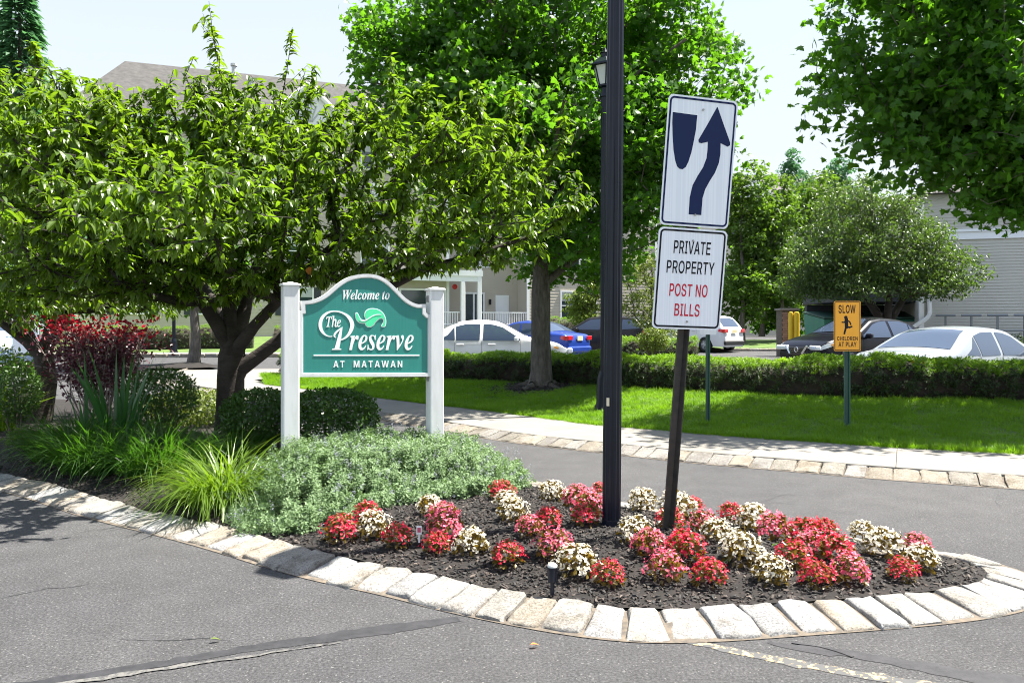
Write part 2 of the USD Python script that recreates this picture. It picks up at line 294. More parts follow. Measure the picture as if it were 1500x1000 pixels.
def leaves(t, P, D, N, L):
    """Copies of the template t at P, along D, facing N, of length L. Returns (vertices n x k x 3, faces k)."""
    V, Fc = t; D = nrm(D); S = nrm(np.cross(N, D)); N = np.cross(D, S); L = np.asarray(L)[:, None, None]
    return P[:, None] + L * (V[None, :, 0:1] * D[:, None] + V[None, :, 1:2] * S[:, None] + V[None, :, 2:3] * N[:, None]), Fc
def flat(VF):
    V, Fc = VF; n, k = V.shape[:2]
    return V.reshape(-1, 3), (Fc[None] + (np.arange(n) * k)[:, None, None]).reshape(-1, 3)
def rdir(rng, n):
    return nrm(rng.normal(size=(n, 3)))

def grow(trunks, tips, rng, step=0.3, wig=0.05, pref=0.35, lift=0.0):
    """Branches from explicit limbs (polylines with radius) to every tip. Returns points, parents, radii, tip indices."""
    P, par, R0 = [], [], []
    for pl in trunks:
        pl = np.asarray(pl, float); start = len(P)
        if P:
            d = np.linalg.norm(np.array(P) - pl[0, :3], axis=1); prev = int(d.argmin())
        else: prev = -1
        for i, q in enumerate(pl):
            if i == 0 and prev >= 0 and np.linalg.norm(P[prev] - q[:3]) < 0.02: continue
            P.append(q[:3].copy()); par.append(prev); R0.append(q[3]); prev = len(P) - 1
    base = P[0]; cap = len(P) + 60000
    A = np.zeros((cap, 3)); A[:len(P)] = P; path = np.zeros(cap); n = len(P)
    for i in range(n):
        if par[i] >= 0: path[i] = path[par[i]] + np.linalg.norm(A[i] - A[par[i]])
    ends = []
    order = np.argsort(np.linalg.norm(tips - base, axis=1))
    hold = max(1, int(0.12 * n))
    for k in order:
        t = tips[k]; d = np.linalg.norm(A[hold:n] - t, axis=1)
        j = hold + int((d + pref * path[hold:n]).argmin()); dd = d[j - hold]; m = max(1, int(round(dd / step))); prev = j
        side = rng.normal(size=3) * wig * dd
        for i in range(1, m + 1):
            u = i / m; q = A[j] * (1 - u) + t * u + side * math.sin(math.pi * u) + np.array([0, 0, lift * dd * math.sin(math.pi * u)])
            if i < m: q = q + rng.normal(size=3) * wig * 0.3 * step
            A[n] = q; par.append(prev); R0.append(0.0); path[n] = path[prev] + np.linalg.norm(q - A[prev]); prev = n; n += 1
        ends.append(prev)
    par = np.array(par); cnt = np.zeros(n); cnt[ends] = 1
    for i in range(n - 1, 0, -1):
        if par[i] >= 0: cnt[par[i]] += cnt[i]
    r = 0.0042 * np.maximum(cnt, 1) ** 0.47
    R0 = np.array(R0); r = np.where(R0 > 0, R0, r)
    for i in range(1, n):
        if par[i] >= 0 and R0[i] == 0: r[i] = min(r[i], r[par[i]] * 0.97)
    return A[:n], par, r, np.array(ends)

def limbs(P, par, r, keep=None):
    """Tapered tubes along every edge."""
    out = MB()
    e = np.nonzero(par >= 0)[0]
    for lo, hi, n in ((0, 0.009, 3), (0.009, 0.03, 5), (0.03, 9, 10)):
        k = e[(r[e] >= lo) & (r[e] < hi)]
        if not len(k): continue
        a, b = P[par[k]], P[k]; t = nrm(b - a); ref = np.where(np.abs(t[:, 2:3]) < 0.8, [[0, 0, 1.0]], [[1.0, 0, 0]])
        u = nrm(np.cross(t, ref)); w = np.cross(t, u); th = np.arange(n) / n * 2 * math.pi
        c = np.cos(th)[None, :, None] * u[:, None] + np.sin(th)[None, :, None] * w[:, None]
        ra = np.minimum(r[par[k]], r[k] * 1.6)[:, None, None]
        V = np.concatenate([a[:, None] - t[:, None] * 0.2 * ra + c * ra, b[:, None] + c * r[k][:, None, None]], 1)
        i = np.arange(n); i2 = (i + 1) % n
        Fq = np.vstack([np.stack([i, i2, n + i2], 1), np.stack([i, n + i2, n + i], 1)])
        out.add(*flat((V, Fq)))
    return out

def blob_points(rng, n, blobs, shell=0.45):
    """Points spread through ellipsoids (cx, cy, cz, rx, ry, rz); shell pulls them outward."""
    w = np.array([b[3] * b[4] * b[5] for b in blobs]) ** 0.8; k = rng.choice(len(blobs), n, p=w / w.sum()); B = np.array(blobs)[k]
    d = rdir(rng, n); rad = rng.uniform(0, 1, n) ** shell
    return B[:, :3] + d * rad[:, None] * B[:, 3:6]

def split_leaves(th, VF, mat, ntop=300, parent=None, near=(0, 0, CAM)):
    """The leaves that show largest become parts of their own, the rest one part."""
    V, Fc = VF; d = np.linalg.norm(V[:, 0] - np.array(near), axis=1); o = np.argsort(d)
    inview = [i for i in o if abs(V[i, 0, 0] / max(V[i, 0, 1], 0.1)) < 0.66 and V[i, 0, 2] < CAM + 0.42 * V[i, 0, 1]]
    top = inview[:ntop]; rest = np.setdiff1d(np.arange(len(V)), top)
    th.part('foliage', flat((V[rest], Fc)), mat, world=True, parent=parent, kind='stuff')
    for i in top: th.part('leaf', (V[i], Fc), mat, world=True, parent=parent)

M['cherryleaf'] = leafmat('cherry_leaf', [(0.077, 0.137, 0.015), (0.128, 0.192, 0.022), (0.179, 0.230, 0.030), (0.243, 0.273, 0.040), (0.333, 0.310, 0.075)], 0.52, 0.36, spec=0.55, var=0.5, vscale=1.1, tcol=(2.2, 2.2, 0.6))
M['orangeleaf'] = leafmat('turned_leaf', [(0.65, 0.2, 0.02)], 0.3)
M['mapleleaf'] = leafmat('maple_leaf', [(0.054, 0.136, 0.016), (0.090, 0.186, 0.021), (0.134, 0.234, 0.030), (0.215, 0.300, 0.046)], 0.55, 0.42, spec=0.4, var=0.7, vscale=0.8, tcol=(2.1, 2.2, 0.6))
M['crableaf'] = leafmat('crabapple_leaf', [(0.058, 0.101, 0.027), (0.095, 0.142, 0.036), (0.139, 0.182, 0.051), (0.204, 0.230, 0.073)], 0.4, 0.38, spec=0.6, var=0.5, tcol=(2.0, 2.1, 0.7))
M['paleleaf'] = leafmat('pale_leaf', [(0.065, 0.125, 0.02), (0.095, 0.165, 0.028), (0.13, 0.20, 0.038)], 0.5, 0.45, var=0.6, tcol=(2.1, 2.1, 0.6))
M['yellowleaf'] = leafmat('yellow_green_leaf', [(0.125, 0.175, 0.025), (0.213, 0.250, 0.044), (0.300, 0.288, 0.075)], 0.36, 0.45)
M['conifer'] = leafmat('conifer_needle', [(0.06, 0.15, 0.07), (0.09, 0.2, 0.095), (0.13, 0.23, 0.125)], 0.45, 0.5, var=0.5, tcol=(1.6, 1.7, 1.2))
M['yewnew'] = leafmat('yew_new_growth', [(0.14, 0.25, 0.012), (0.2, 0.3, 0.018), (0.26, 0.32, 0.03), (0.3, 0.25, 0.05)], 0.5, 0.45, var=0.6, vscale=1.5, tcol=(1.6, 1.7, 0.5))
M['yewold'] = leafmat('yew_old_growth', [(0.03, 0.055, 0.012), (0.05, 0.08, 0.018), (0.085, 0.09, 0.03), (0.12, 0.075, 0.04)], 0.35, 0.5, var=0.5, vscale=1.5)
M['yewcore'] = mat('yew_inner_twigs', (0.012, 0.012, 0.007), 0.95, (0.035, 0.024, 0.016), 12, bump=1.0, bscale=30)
M['boxleaf'] = leafmat('boxwood_leaf', [(0.046, 0.105, 0.020), (0.077, 0.147, 0.025), (0.131, 0.203, 0.036), (0.231, 0.266, 0.056)], 0.35, 0.36, spec=0.5, tcol=(1.9, 2.0, 0.5))
M['catmint'] = leafmat('catmint_leaf', [(0.149, 0.233, 0.100), (0.224, 0.321, 0.141), (0.313, 0.408, 0.198), (0.416, 0.496, 0.283)], 0.3, 0.6, tcol=(1.2, 1.3, 0.8))
M['lavender'] = leafmat('catmint_flower', [(0.27, 0.29, 0.33), (0.36, 0.38, 0.4)], 0.3, 0.6, tcol=(1, 1, 1))
M['sedge'] = leafmat('fresh_grass_blade', [(0.10, 0.175, 0.018), (0.15, 0.22, 0.026), (0.20, 0.26, 0.04), (0.24, 0.27, 0.06)], 0.5, 0.4, tcol=(1.9, 1.9, 0.5))
M['daylily'] = leafmat('dark_grass_blade', [(0.035, 0.095, 0.014), (0.055, 0.13, 0.02), (0.085, 0.17, 0.028), (0.15, 0.21, 0.045)], 0.5, 0.4, tcol=(2.0, 2.1, 0.6))
M['irisblade'] = leafmat('iris_blade', [(0.035, 0.119, 0.028), (0.056, 0.168, 0.042), (0.098, 0.210, 0.042)], 0.3, 0.4)
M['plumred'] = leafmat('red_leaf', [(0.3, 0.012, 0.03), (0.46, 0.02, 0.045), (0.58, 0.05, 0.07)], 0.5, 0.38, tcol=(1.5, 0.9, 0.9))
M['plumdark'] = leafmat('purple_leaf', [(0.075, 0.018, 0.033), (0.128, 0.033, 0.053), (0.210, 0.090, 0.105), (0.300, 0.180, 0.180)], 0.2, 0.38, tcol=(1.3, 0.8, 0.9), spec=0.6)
M['begleaf'] = leafmat('begonia_leaf', [(0.12, 0.09, 0.018), (0.2, 0.08, 0.02), (0.11, 0.15, 0.025), (0.24, 0.12, 0.03)], 0.4, 0.35, tcol=(1.8, 1.5, 0.6))
M['begred'] = leafmat('red_petal', [(0.62, 0.02, 0.07), (0.74, 0.05, 0.12), (0.8, 0.15, 0.22)], 0.4, 0.45, tcol=(1.2, 0.9, 1.0))
M['begpink'] = leafmat('pink_petal', [(0.76, 0.14, 0.24), (0.82, 0.27, 0.38), (0.85, 0.48, 0.55)], 0.42, 0.45, tcol=(1.15, 1.0, 1.05))
M['begwhite'] = leafmat('white_petal', [(0.78, 0.74, 0.62), (0.86, 0.85, 0.79), (0.88, 0.88, 0.85)], 0.35, 0.45, tcol=(1, 1, 0.95))
M['stamen'] = mat('yellow_stamen', (0.7, 0.45, 0.05), 0.6)

def canopy(name, label, cat, base, trunks, blobs, leaf, t, ntips, per, L, rng, bark, spread=0.3, group=None, ntop=0, up=0.6, droop=0.4, shell=0.45, extra=None, pref=0.35, wig=0.06, step=0.35, mode='cluster'):
    th = Th(name, label, cat, base, group=group)
    tips = blob_points(rng, ntips, blobs, shell)
    P, par, r, ends = grow(trunks, tips, rng, step=step, pref=pref, wig=wig)
    thick = r >= 0.03
    tr = limbs(P, np.where(thick, par, -1), r); th.part('trunk', tr, bark, smooth=60, world=True)
    th.part('branches', limbs(P, np.where(thick, -1, par), r), M['twig'], world=True, kind='stuff')
    n = len(ends) * per; k = np.repeat(np.arange(len(ends)), per); tip = P[ends][k]; back = P[par[ends]][k]
    if mode == 'cluster':
        pos = tip + rdir(rng, n) * spread * rng.uniform(0, 1, n)[:, None] ** 0.6 * [1, 1, 0.55]
        d = rdir(rng, n); d[:, 2] = d[:, 2] * 0.5 - droop; N = rdir(rng, n) * 0.75 + [0, 0, up]
    else:
        u = rng.uniform(-0.9, 1.0, n)[:, None]; pos = tip + (tip - back) * u + rng.normal(size=(n, 3)) * 0.035
        d = rdir(rng, n) * 0.9 + nrm(tip - back) * 0.5; d[:, 2] = d[:, 2] * 0.5 - droop; N = rdir(rng, n) * 0.5 + [0, 0, up]
    V, Fc = leaves(t, pos, d, N, L * rng.uniform(0.65, 1.2, n))
    if extra is not None: V = np.concatenate([V, extra[0]])
    if ntop: split_leaves(th, (V, Fc), leaf, ntop, None)
    else: th.part('crown', flat((V, Fc)), leaf, world=True, kind='stuff')
    return th

def sprig(rng, n, t, L, h, r, lean=0.6, up=0.5):
    """A short shoot with n leaves."""
    z = rng.uniform(0.05, 1, n); a = rng.uniform(0, 2 * math.pi, n)
    pos = np.stack([np.cos(a) * r * (1 - z * 0.6) * rng.uniform(0.1, 1, n), np.sin(a) * r * (1 - z * 0.6) * rng.uniform(0.1, 1, n), z * h], 1)
    d = np.stack([np.cos(a), np.sin(a), rng.uniform(0, 1.4, n)], 1) * [lean, lean, up]
    return leaves(t, pos, d, rdir(rng, n) * 0.6 + [0, 0, 0.7], L * rng.uniform(0.6, 1.2, n))

def blades(rng, n, base_r, length, width, lean, droop, seg=6, up=1.0):
    """Arching strap blades from a clump at the origin: n strips."""
    a = rng.uniform(0, 2 * math.pi, n); rr = base_r * np.sqrt(rng.uniform(0, 1, n)); a0 = a + rng.normal(0, 0.6, n)
    Ls = length * rng.uniform(0.55, 1.1, n); le = lean * rng.uniform(0.3, 1.2, n) * (0.35 + 0.65 * rr / base_r + 0.2); dr = droop * rng.uniform(0.4, 1.3, n)
    u = np.linspace(0, 1, seg + 1)
    th = (math.pi / 2 - le[:, None] * 0.6) - (le[:, None] * 0.5 + dr[:, None]) * u[None] * 1.3          # pitch along the blade
    ds = Ls[:, None] / seg
    hz = np.concatenate([np.zeros((n, 1)), np.cumsum(np.cos(th[:, :-1]) * ds, 1)], 1); vz = np.concatenate([np.zeros((n, 1)), np.cumsum(np.sin(th[:, :-1]) * ds * up, 1)], 1)
    ca, sa = np.cos(a0)[:, None], np.sin(a0)[:, None]
    c = np.stack([rr[:, None] * np.cos(a)[:, None] + hz * ca, rr[:, None] * np.sin(a)[:, None] + hz * sa, np.maximum(vz, 0.012)], -1)
    w = width * rng.uniform(0.6, 1.2, n)[:, None] * (1 - u[None] ** 2.2) * 0.5 + 0.0004
    tw = rng.normal(0, 0.5, n)[:, None]; s = np.stack([-np.sin(a0[:, None] + tw) + 0 * w, np.cos(a0[:, None] + tw) + 0 * w, 0 * w], -1)
    V = np.concatenate([c - s * w[..., None], c + s * w[..., None]], 1); k = seg + 1
    Fc = np.array([q for i in range(seg) for q in ((i, i + 1, k + i + 1), (i, k + i + 1, k + i))])
    return V, Fc
# ------------------------------------------------------------------ ground, roads, pavements
def grid(xs, ys, zf):
    X, Y = np.meshgrid(xs, ys, indexing='ij'); V = np.stack([X, Y, zf(X, Y)], -1).reshape(-1, 3); m = len(ys)
    i, j = np.meshgrid(np.arange(len(xs) - 1), np.arange(m - 1), indexing='ij')
    return V, np.stack([i * m + j, (i + 1) * m + j, (i + 1) * m + j + 1, i * m + j + 1], -1).reshape(-1, 4)
def q2t(VF):
    V, f = VF; return V, np.vstack([f[:, [0, 1, 2]], f[:, [0, 2, 3]]])
solo('ground', q2t(grid(np.array([-900, -200, -60, 60, 200, 900.]), np.array([-300, -10, 120, 300, 1200.]), lambda X, Y: 0 * X - 0.35)), M['field'], kind='structure')
solo('road', q2t(grid(np.arange(-72, 75, 4.0), np.concatenate([np.arange(-10, 14, 4.0), np.arange(14, 60, 1.0), np.arange(60, 121, 6.0)]), lambda X, Y: T(Y))), M['asphalt'], kind='structure', smooth=True)

def spline(pts, n=400):
    from scipy.interpolate import CubicSpline
    p = np.asarray(pts, float); d = np.concatenate([[0], np.cumsum(np.linalg.norm(np.diff(p, axis=0), axis=1) ** 0.7)])
    q = CubicSpline(d, p)(np.linspace(0, d[-1], n)); L = np.concatenate([[0], np.cumsum(np.linalg.norm(np.diff(q[:, :2], axis=0), axis=1))])
    return q, L
def at(q, L, s):
    return np.stack([np.interp(s, L, q[:, k]) for k in range(q.shape[1])], -1)
def normal_at(q, L, s, e=0.05):
    t = at(q, L, np.asarray(s) + e) - at(q, L, np.asarray(s) - e); t = nrm(t[..., :2]); return np.stack([-t[..., 1], t[..., 0]], -1)

# outer edge of the island kerb: the front from photo pixels, then round the nose and back along the far side
front = [gp(x, y, 0.015)[:2] for x, y in [(40, 727), (117, 752), (200, 773), (320, 805), (450, 843), (560, 867), (648, 889), (754, 911), (817, 922), (938, 935), (1140, 928), (1300, 916), (1460, 898)]]
isl = [(-12.5, 12.6), (-9.0, 9.9), (-6.6, 8.35)] + [tuple(p) for p in front] + [(2.92, 4.28), (3.06, 4.62), (2.95, 4.98), (2.6, 5.28), (1.9, 5.75), (1.0, 6.5), (0.25, 7.45), (-0.55, 8.6), (-1.6, 10.0), (-2.9, 11.5), (-4.5, 13.1), (-7.2, 15.2), (-10.5, 16.8), (-13.5, 17.4)]
IQ, IL = spline(isl, 900)
KW = 0.29
IN = normal_at(IQ, IL, IL)
INNER = IQ + IN * KW
island = Polygon(IQ); bed = Polygon(INNER).buffer(0)
ring = np.array(bed.exterior.coords); _tree = cKDTree(at(INNER, IL, np.arange(0, IL[-1], 0.05)))
def bedz(X, Y):
    d, _ = _tree.query(np.stack([np.ravel(X), np.ravel(Y)], 1)); d = d.reshape(np.shape(X))
    return 0.052 + 0.085 * ss(d / 0.9)

def stone(c, ztop, rng, bev=0.014, depth=0.12, rough=0.006):
    """A split granite block: c = four plan corners (outer0, outer1, inner1, inner0), ztop = outer and inner height."""
    us = np.array([0.0, 0.09, 0.5, 0.91, 1.0]); vs = np.array([0.0, 0.08, 0.5, 0.92, 1.0]); V = []
    tilt = rng.normal(0, 0.004, 2); dz = rng.normal(0, 0.004)
    for iv, v in enumerate(vs):
        for iu, u in enumerate(us):
            p = (c[0] * (1 - u) + c[1] * u) * (1 - v) + (c[3] * (1 - u) + c[2] * u) * v
            z = ztop[0] * (1 - v) + ztop[1] * v + dz + tilt[0] * (u - .5) + tilt[1] * (v - .5)
            edge = (iu in (0, 4)) + (iv in (0, 4))
            z += -bev * edge + rng.normal(0, rough * 0.8); V.append((p[0] + rng.normal(0, rough * 0.7), p[1] + rng.normal(0, rough * 0.7), z))
    f = [q for i in range(4) for j in range(4) for q in ((i * 5 + j, i * 5 + j + 1, i * 5 + j + 6), (i * 5 + j, i * 5 + j + 6, i * 5 + j + 5))]
    rim = [0, 1, 2, 3, 4, 9, 14, 19, 24, 23, 22, 21, 20, 15, 10, 5]; b = len(V)
    for r_ in rim: V.append((V[r_][0], V[r_][1], min(ztop) - depth))
    for i in range(16):
        a0, a1 = rim[i], rim[(i + 1) % 16]; f += [(a1, a0, b + i), (a1, b + i, b + (i + 1) % 16)]
    return np.array(V), np.array(f)

rng = np.random.default_rng(11)
kerb = Th('island_kerb', kind='structure')
s = 0.6; first = True
while s < IL[-1] - 0.6:
    w = rng.uniform(0.182, 0.228); g = rng.uniform(0.010, 0.026)
    if at(IQ, IL, s)[1] > 10.5 and s > IL[-1] * 0.55: break
    a, b = at(IQ, IL, s + g / 2), at(IQ, IL, s + w - g / 2); na, nb = normal_at(IQ, IL, s + g / 2), normal_at(IQ, IL, s + w - g / 2)
    o = rng.normal(0, 0.008, 2)
    kerb.part('kerb_stone', stone([a + na * o[0], b + nb * o[0], b + nb * (KW + o[1]), a + na * (KW + o[1])], (0.02, 0.066), rng), M[f'stone{rng.integers(0, 4)}'], smooth=50)
    s += w
SI = np.linspace(0.3, s, 500); a, n_ = at(IQ, IL, SI), normal_at(IQ, IL, SI)
st = np.stack([np.column_stack([a - n_ * 0.015, np.full(500, 0.004)]), np.column_stack([a + n_ * 0.02, np.full(500, 0.0065)]), np.column_stack([a + n_ * (KW - .02), np.full(500, 0.04)]), np.column_stack([a + n_ * (KW + .03), np.full(500, 0.04)])], 1).reshape(-1, 3)
i, j = np.meshgrid(np.arange(499), np.arange(3), indexing='ij')
kerb.part('joint_bedding', (st, np.stack([i * 4 + j, (i + 1) * 4 + j, (i + 1) * 4 + j + 1, i * 4 + j + 1], -1).reshape(-1, 4)), M['grit'])

# planting bed
bp = ring[:-1][::3]; gx, gy = np.meshgrid(np.arange(-13.5, 3.2, 0.12), np.arange(3.6, 17.6, 0.12)); G2 = np.stack([gx.ravel(), gy.ravel()], 1)
import shapely
inside = shapely.contains_xy(bed.buffer(-0.05), G2[:, 0], G2[:, 1]); P2 = np.vstack([bp, G2[inside] + rng.normal(0, 0.02, (inside.sum(), 2))])
tri = Delaunay(P2).simplices; cen = P2[tri].mean(1); tri = tri[shapely.contains_xy(bed, cen[:, 0], cen[:, 1])]
Z2 = bedz(P2[:, 0], P2[:, 1]) + (meshkit.fbm(np.column_stack([P2 * 5, np.zeros(len(P2))]), 3) - 0.5) * 0.035
e1 = P2[tri[:, 1]] - P2[tri[:, 0]]; e2 = P2[tri[:, 2]] - P2[tri[:, 0]]; fl = (e1[:, 0] * e2[:, 1] - e1[:, 1] * e2[:, 0]) < 0; tri[fl] = tri[fl][:, ::-1]
solo('mulch_bed', (np.column_stack([P2, Z2]), tri), M['mulch'], kind='structure', smooth=True)
def shard(rng):
    L, w, h = rng.uniform(0.018, 0.05), rng.uniform(0.006, 0.014), rng.uniform(0.003, 0.007)
    p = np.array([(x * L, y * w, z * h) for x in (-.5, -.1, .5) for y in (-.5, .5) for z in (-.5, .5)]) + rng.normal(0, 0.0016, (12, 3)) + np.array([[0, 0, 0.004 * (i // 4 == 1)] for i in range(12)])
    m = trimesh.convex.convex_hull(p); return np.array(m.vertices), np.array(m.faces)
n = 85000; c = np.column_stack([rng.uniform(-5.6, 2.9, n), rng.uniform(3.7, 9.5, n)])
dens = np.where(c[:, 0] > -2.3, 1.0, 0.45); c = c[shapely.contains_xy(bed.buffer(-0.015), c[:, 0], c[:, 1]) & (rng.uniform(0, 1, n) < dens)]
cz = bedz(c[:, 0], c[:, 1]) + (meshkit.fbm(np.column_stack([c * 5, np.zeros(len(c))]), 3) - 0.5) * 0.035 + rng.uniform(-0.002, 0.012, len(c))
scatter('/World/mulch_chips', [(shard(rng), M['chip']) for _ in range(8)], np.column_stack([c, cz]), tilt=rng.normal(0, 0.35, (len(c), 2)), scale=rng.uniform(0.42, 0.95, len(c)), seed=3, kind='stuff',
        label='dark shredded bark mulch chips covering the planting bed', cat='mulch')

# far kerb, pavement and lawn
kpx = [(1500, 715), (1277, 699), (1150, 688), (1000, 675), (883, 662), (767, 649), (667, 633), (600, 621), (540, 612)]
fk = [(13.0, 3.9), (9.5, 5.2), (6.8, 6.25)] + [tuple(gp(x, y, 0.01)[:2]) for x, y in kpx] + [(-3.4, 14.1), (-4.6, 15.4), (-6.2, 16.9), (-8.0, 18.6), (-9.3, 20.6), (-9.9, 22.6), (-10.2, 24.6)]
FQ, FL = spline(fk, 600)
def foff(s, d): return at(FQ, FL, s) - normal_at(FQ, FL, s) * d      # the pavement lies to the right of the way we walk: towards +Y
if foff(FL[-1] * 0.4, 1.0)[1] < at(FQ, FL, FL[-1] * 0.4)[1]:
    def foff(s, d): return at(FQ, FL, s) + normal_at(FQ, FL, s) * d
fker = Th('far_kerb', kind='structure'); s = 1.0
while s < FL[-1] - 0.4:
    w = rng.uniform(0.2, 0.26); g = 0.012
    a, b = s + g / 2, s + w - g / 2
    zb = float(T(at(FQ, FL, s)[1]))
    fker.part('kerb_stone', stone([foff(b, 0), foff(a, 0), foff(a, 0.27), foff(b, 0.27)], (zb + 0.012, zb + 0.085), rng, bev=0.008), M[f'oldstone{rng.integers(0, 3)}'], smooth=50)
    s += w
SI = np.linspace(0.6, FL[-1] - 0.2, 300); zt = T(at(FQ, FL, SI)[:, 1])
st = np.stack([np.column_stack([foff(SI, -0.03), zt + 0.004]), np.column_stack([foff(SI, 0.02), zt + 0.004]), np.column_stack([foff(SI, 0.28), zt + 0.06])], 1).reshape(-1, 3)
i, j = np.meshgrid(np.arange(299), np.arange(2), indexing='ij')
fker.part('joint_bedding', (st, np.stack([i * 3 + j, i * 3 + j + 1, (i + 1) * 3 + j + 1, (i + 1) * 3 + j], -1).reshape(-1, 4)), M['grit'])
walk = Th('pavement', kind='structure'); SW = 1.68; s = 1.0
while s < FL[-1] - 1.7:
    ts = np.linspace(s + 0.003, s + 1.497, 6); wide = SW + 1.9 * ss((s - FL[-1] * 0.74) / 3.0)
    V = []
    for t in ts:
        z = float(T(foff(t, 1.0)[1])) + 0.088; pa, pb = foff(t, 0.285), foff(t, wide)
        V += [(*pa, z - 0.15), (*pa, z - 0.006), (*(pa + 0.01 * nrm(pb - pa)), z), (*(pb - 0.01 * nrm(pb - pa)), z + 0.012), (*pb, z + 0.006), (*pb, z - 0.15)]
    f = [(r_ * 6 + k, r_ * 6 + k + 1, (r_ + 1) * 6 + k + 1, (r_ + 1) * 6 + k) for r_ in range(5) for k in range(5)]
    V = np.array(V); f = np.array(f); fl = np.cross(V[f[10, 1]] - V[f[10, 0]], V[f[10, 2]] - V[f[10, 0]])
    walk.part('pavement_slab', (V, f), M['concrete'])
    s += 1.5
# lawn: from the pavement's back edge up to the hedge, then down to the parking lot
hl = np.array([(16.5, 8.9), (13.5, 9.9), (10.6, 11.0), (7.86, 12.05), (5.0, 12.85), (3.4, 13.8), (2.04, 14.85), (0.24, 16.15), (-1.5, 17.2), (-3.95, 18.5), (-6.3, 19.7)])
HQ, HL = spline(hl, 400)
NL, NW = 160, 22
tS = np.linspace(0, 1, NL); back = np.array([foff(t, SW - 0.03) for t in np.linspace(0.4, FL[-1] * 0.755, NL)]); hed = at(HQ, HL, tS * HL[-1])
hn = normal_at(HQ, HL, tS * HL[-1]); hn = np.where((hn[:, 1:2] < 0), -hn, hn)
rows = []
for j in range(NW + 1):
    u = j / NW; p = back * (1 - u) + hed * u; z = 0.085 + 0.275 * ss(u * 0.9 + 0.05) * u ** 0.15 + (T(p[:, 1])) * (1 - u)
    rows.append(np.column_stack([p, z + (meshkit.fbm(np.column_stack([p * 1.3, 0 * z]), 3) - 0.5) * 0.05 * min(1, u * 6)]))
for d, dz in ((0.5, 0.36), (1.0, 0.35), (1.5, 0.25), (1.9, 0.02), (2.0, -0.1)):
    p = hed + hn * d; rows.append(np.column_stack([p, 0 * p[:, 0] + max(dz, 0) + (T(p[:, 1]) if dz < 0.3 else 0) - (0.15 if dz < 0 else 0)]))
LR = np.array(rows); nr = len(rows)
i, j = np.meshgrid(np.arange(nr - 1), np.arange(NL - 1), indexing='ij')
lf = np.stack([i * NL + j, i * NL + j + 1, (i + 1) * NL + j + 1, (i + 1) * NL + j], -1).reshape(-1, 4)
_n = np.cross(LR[1, 5] - LR[0, 5], LR[0, 6] - LR[0, 5])
if _n[2] > 0: lf = lf[:, ::-1]
lq = lf[(lf // NL).max(1) <= NW]; ls_ = lf[(lf // NL).max(1) > NW]
solo('lawn', (LR.reshape(-1, 3), lq), M['turf'], kind='structure', smooth=True)
solo('hedge_bed', (LR.reshape(-1, 3), ls_), M['mulch'], kind='structure', smooth=True)
def lawn_at(t, u):
    """Point on the lawn: t along (0..1), u from pavement to hedge."""
    a = np.clip(t, 0, 1) * (NL - 1); b = np.clip(u, 0, 1) * NW; ia, ib = np.minimum(a.astype(int), NL - 2), np.minimum(b.astype(int), NW - 1); fa, fb = (a - ia)[:, None], (b - ib)[:, None]
    return (LR[ib, ia] * (1 - fa) + LR[ib, ia + 1] * fa) * (1 - fb) + (LR[ib + 1, ia] * (1 - fa) + LR[ib + 1, ia + 1] * fa) * fb
_lp = LR[:NW + 1].reshape(-1, 3); _lt = cKDTree(_lp[:, :2])
def lawnz(x, y):
    d, k = _lt.query([x, y], 3); return float(_lp[k, 2].mean())
def tuft(rng, n=46, h=0.06, r=0.1):
    V, Fc = blades(rng, n, r, h, 0.0045, 0.5, 0.5, seg=2); return flat((V, Fc))
n = 15000; t = rng.uniform(0, 1, n) ; u = np.concatenate([rng.uniform(0, 1, n - 1400), rng.uniform(-0.0, 0.03, 1400)])
LP = lawn_at(t, u)
keep = (np.abs(LP[:, 0] / LP[:, 1]) < 0.75) & (np.hypot(LP[:, 0] - 0.55, LP[:, 1] - 15.5) > 0.55 + rng.uniform(0, 0.4, n))
LP = LP[keep]
scatter('/World/lawn_grass', [(tuft(rng, h=h), M['grass']) for h in (0.05, 0.06, 0.075)], LP, tilt=rng.normal(0, 0.15, (len(LP), 2)), scale=rng.uniform(0.75, 1.3, len(LP)), seed=4, kind='stuff',
        label='bright mown lawn grass between the far pavement and the clipped hedge', cat='grass')

# marks on the road: sealed cracks and faded yellow paint, flat sheets
def strip(pts, w, z, rng, jit=0.012, sub=24):
    p = np.asarray(pts, float); L = np.concatenate([[0], np.cumsum(np.linalg.norm(np.diff(p, axis=0), axis=1))]); m = max(8, int(L[-1] / 0.05)); sS = np.linspace(0, L[-1], m)
    q = at(p, L, sS); t = nrm(np.gradient(q, axis=0)); n_ = np.stack([-t[:, 1], t[:, 0]], 1); ww = np.interp(sS / L[-1], np.linspace(0, 1, len(np.atleast_1d(w))), np.atleast_1d(w))[:, None] / 2
    a = q + n_ * (ww + rng.normal(0, jit, (m, 1))); b = q - n_ * (ww + rng.normal(0, jit, (m, 1)))
    V = np.vstack([np.column_stack([a, np.full(m, z)]), np.column_stack([b, np.full(m, z)])]); i = np.arange(m - 1)
    return V, np.stack([i, m + i, m + i + 1, i + 1], 1)
g2 = lambda *pp: [gp(x, y)[:2] for x, y in pp]
solo('crack_seal', strip(g2((-140, 1030), (60, 1001), (220, 975), (360, 950), (500, 931), (590, 918), (672, 906)), [0.085, 0.085, 0.08, 0.075, 0.1, 0.12, 0.07], 0.002, rng, 0.005), M['seal'], kind='structure')
solo('worn_seam', strip(g2((-140, 1042), (100, 1001), (250, 978), (370, 961), (500, 941)), [0.03, 0.035, 0.03, 0.018, 0.008], 0.005, rng, 0.006), M['seam_pale'], kind='structure')
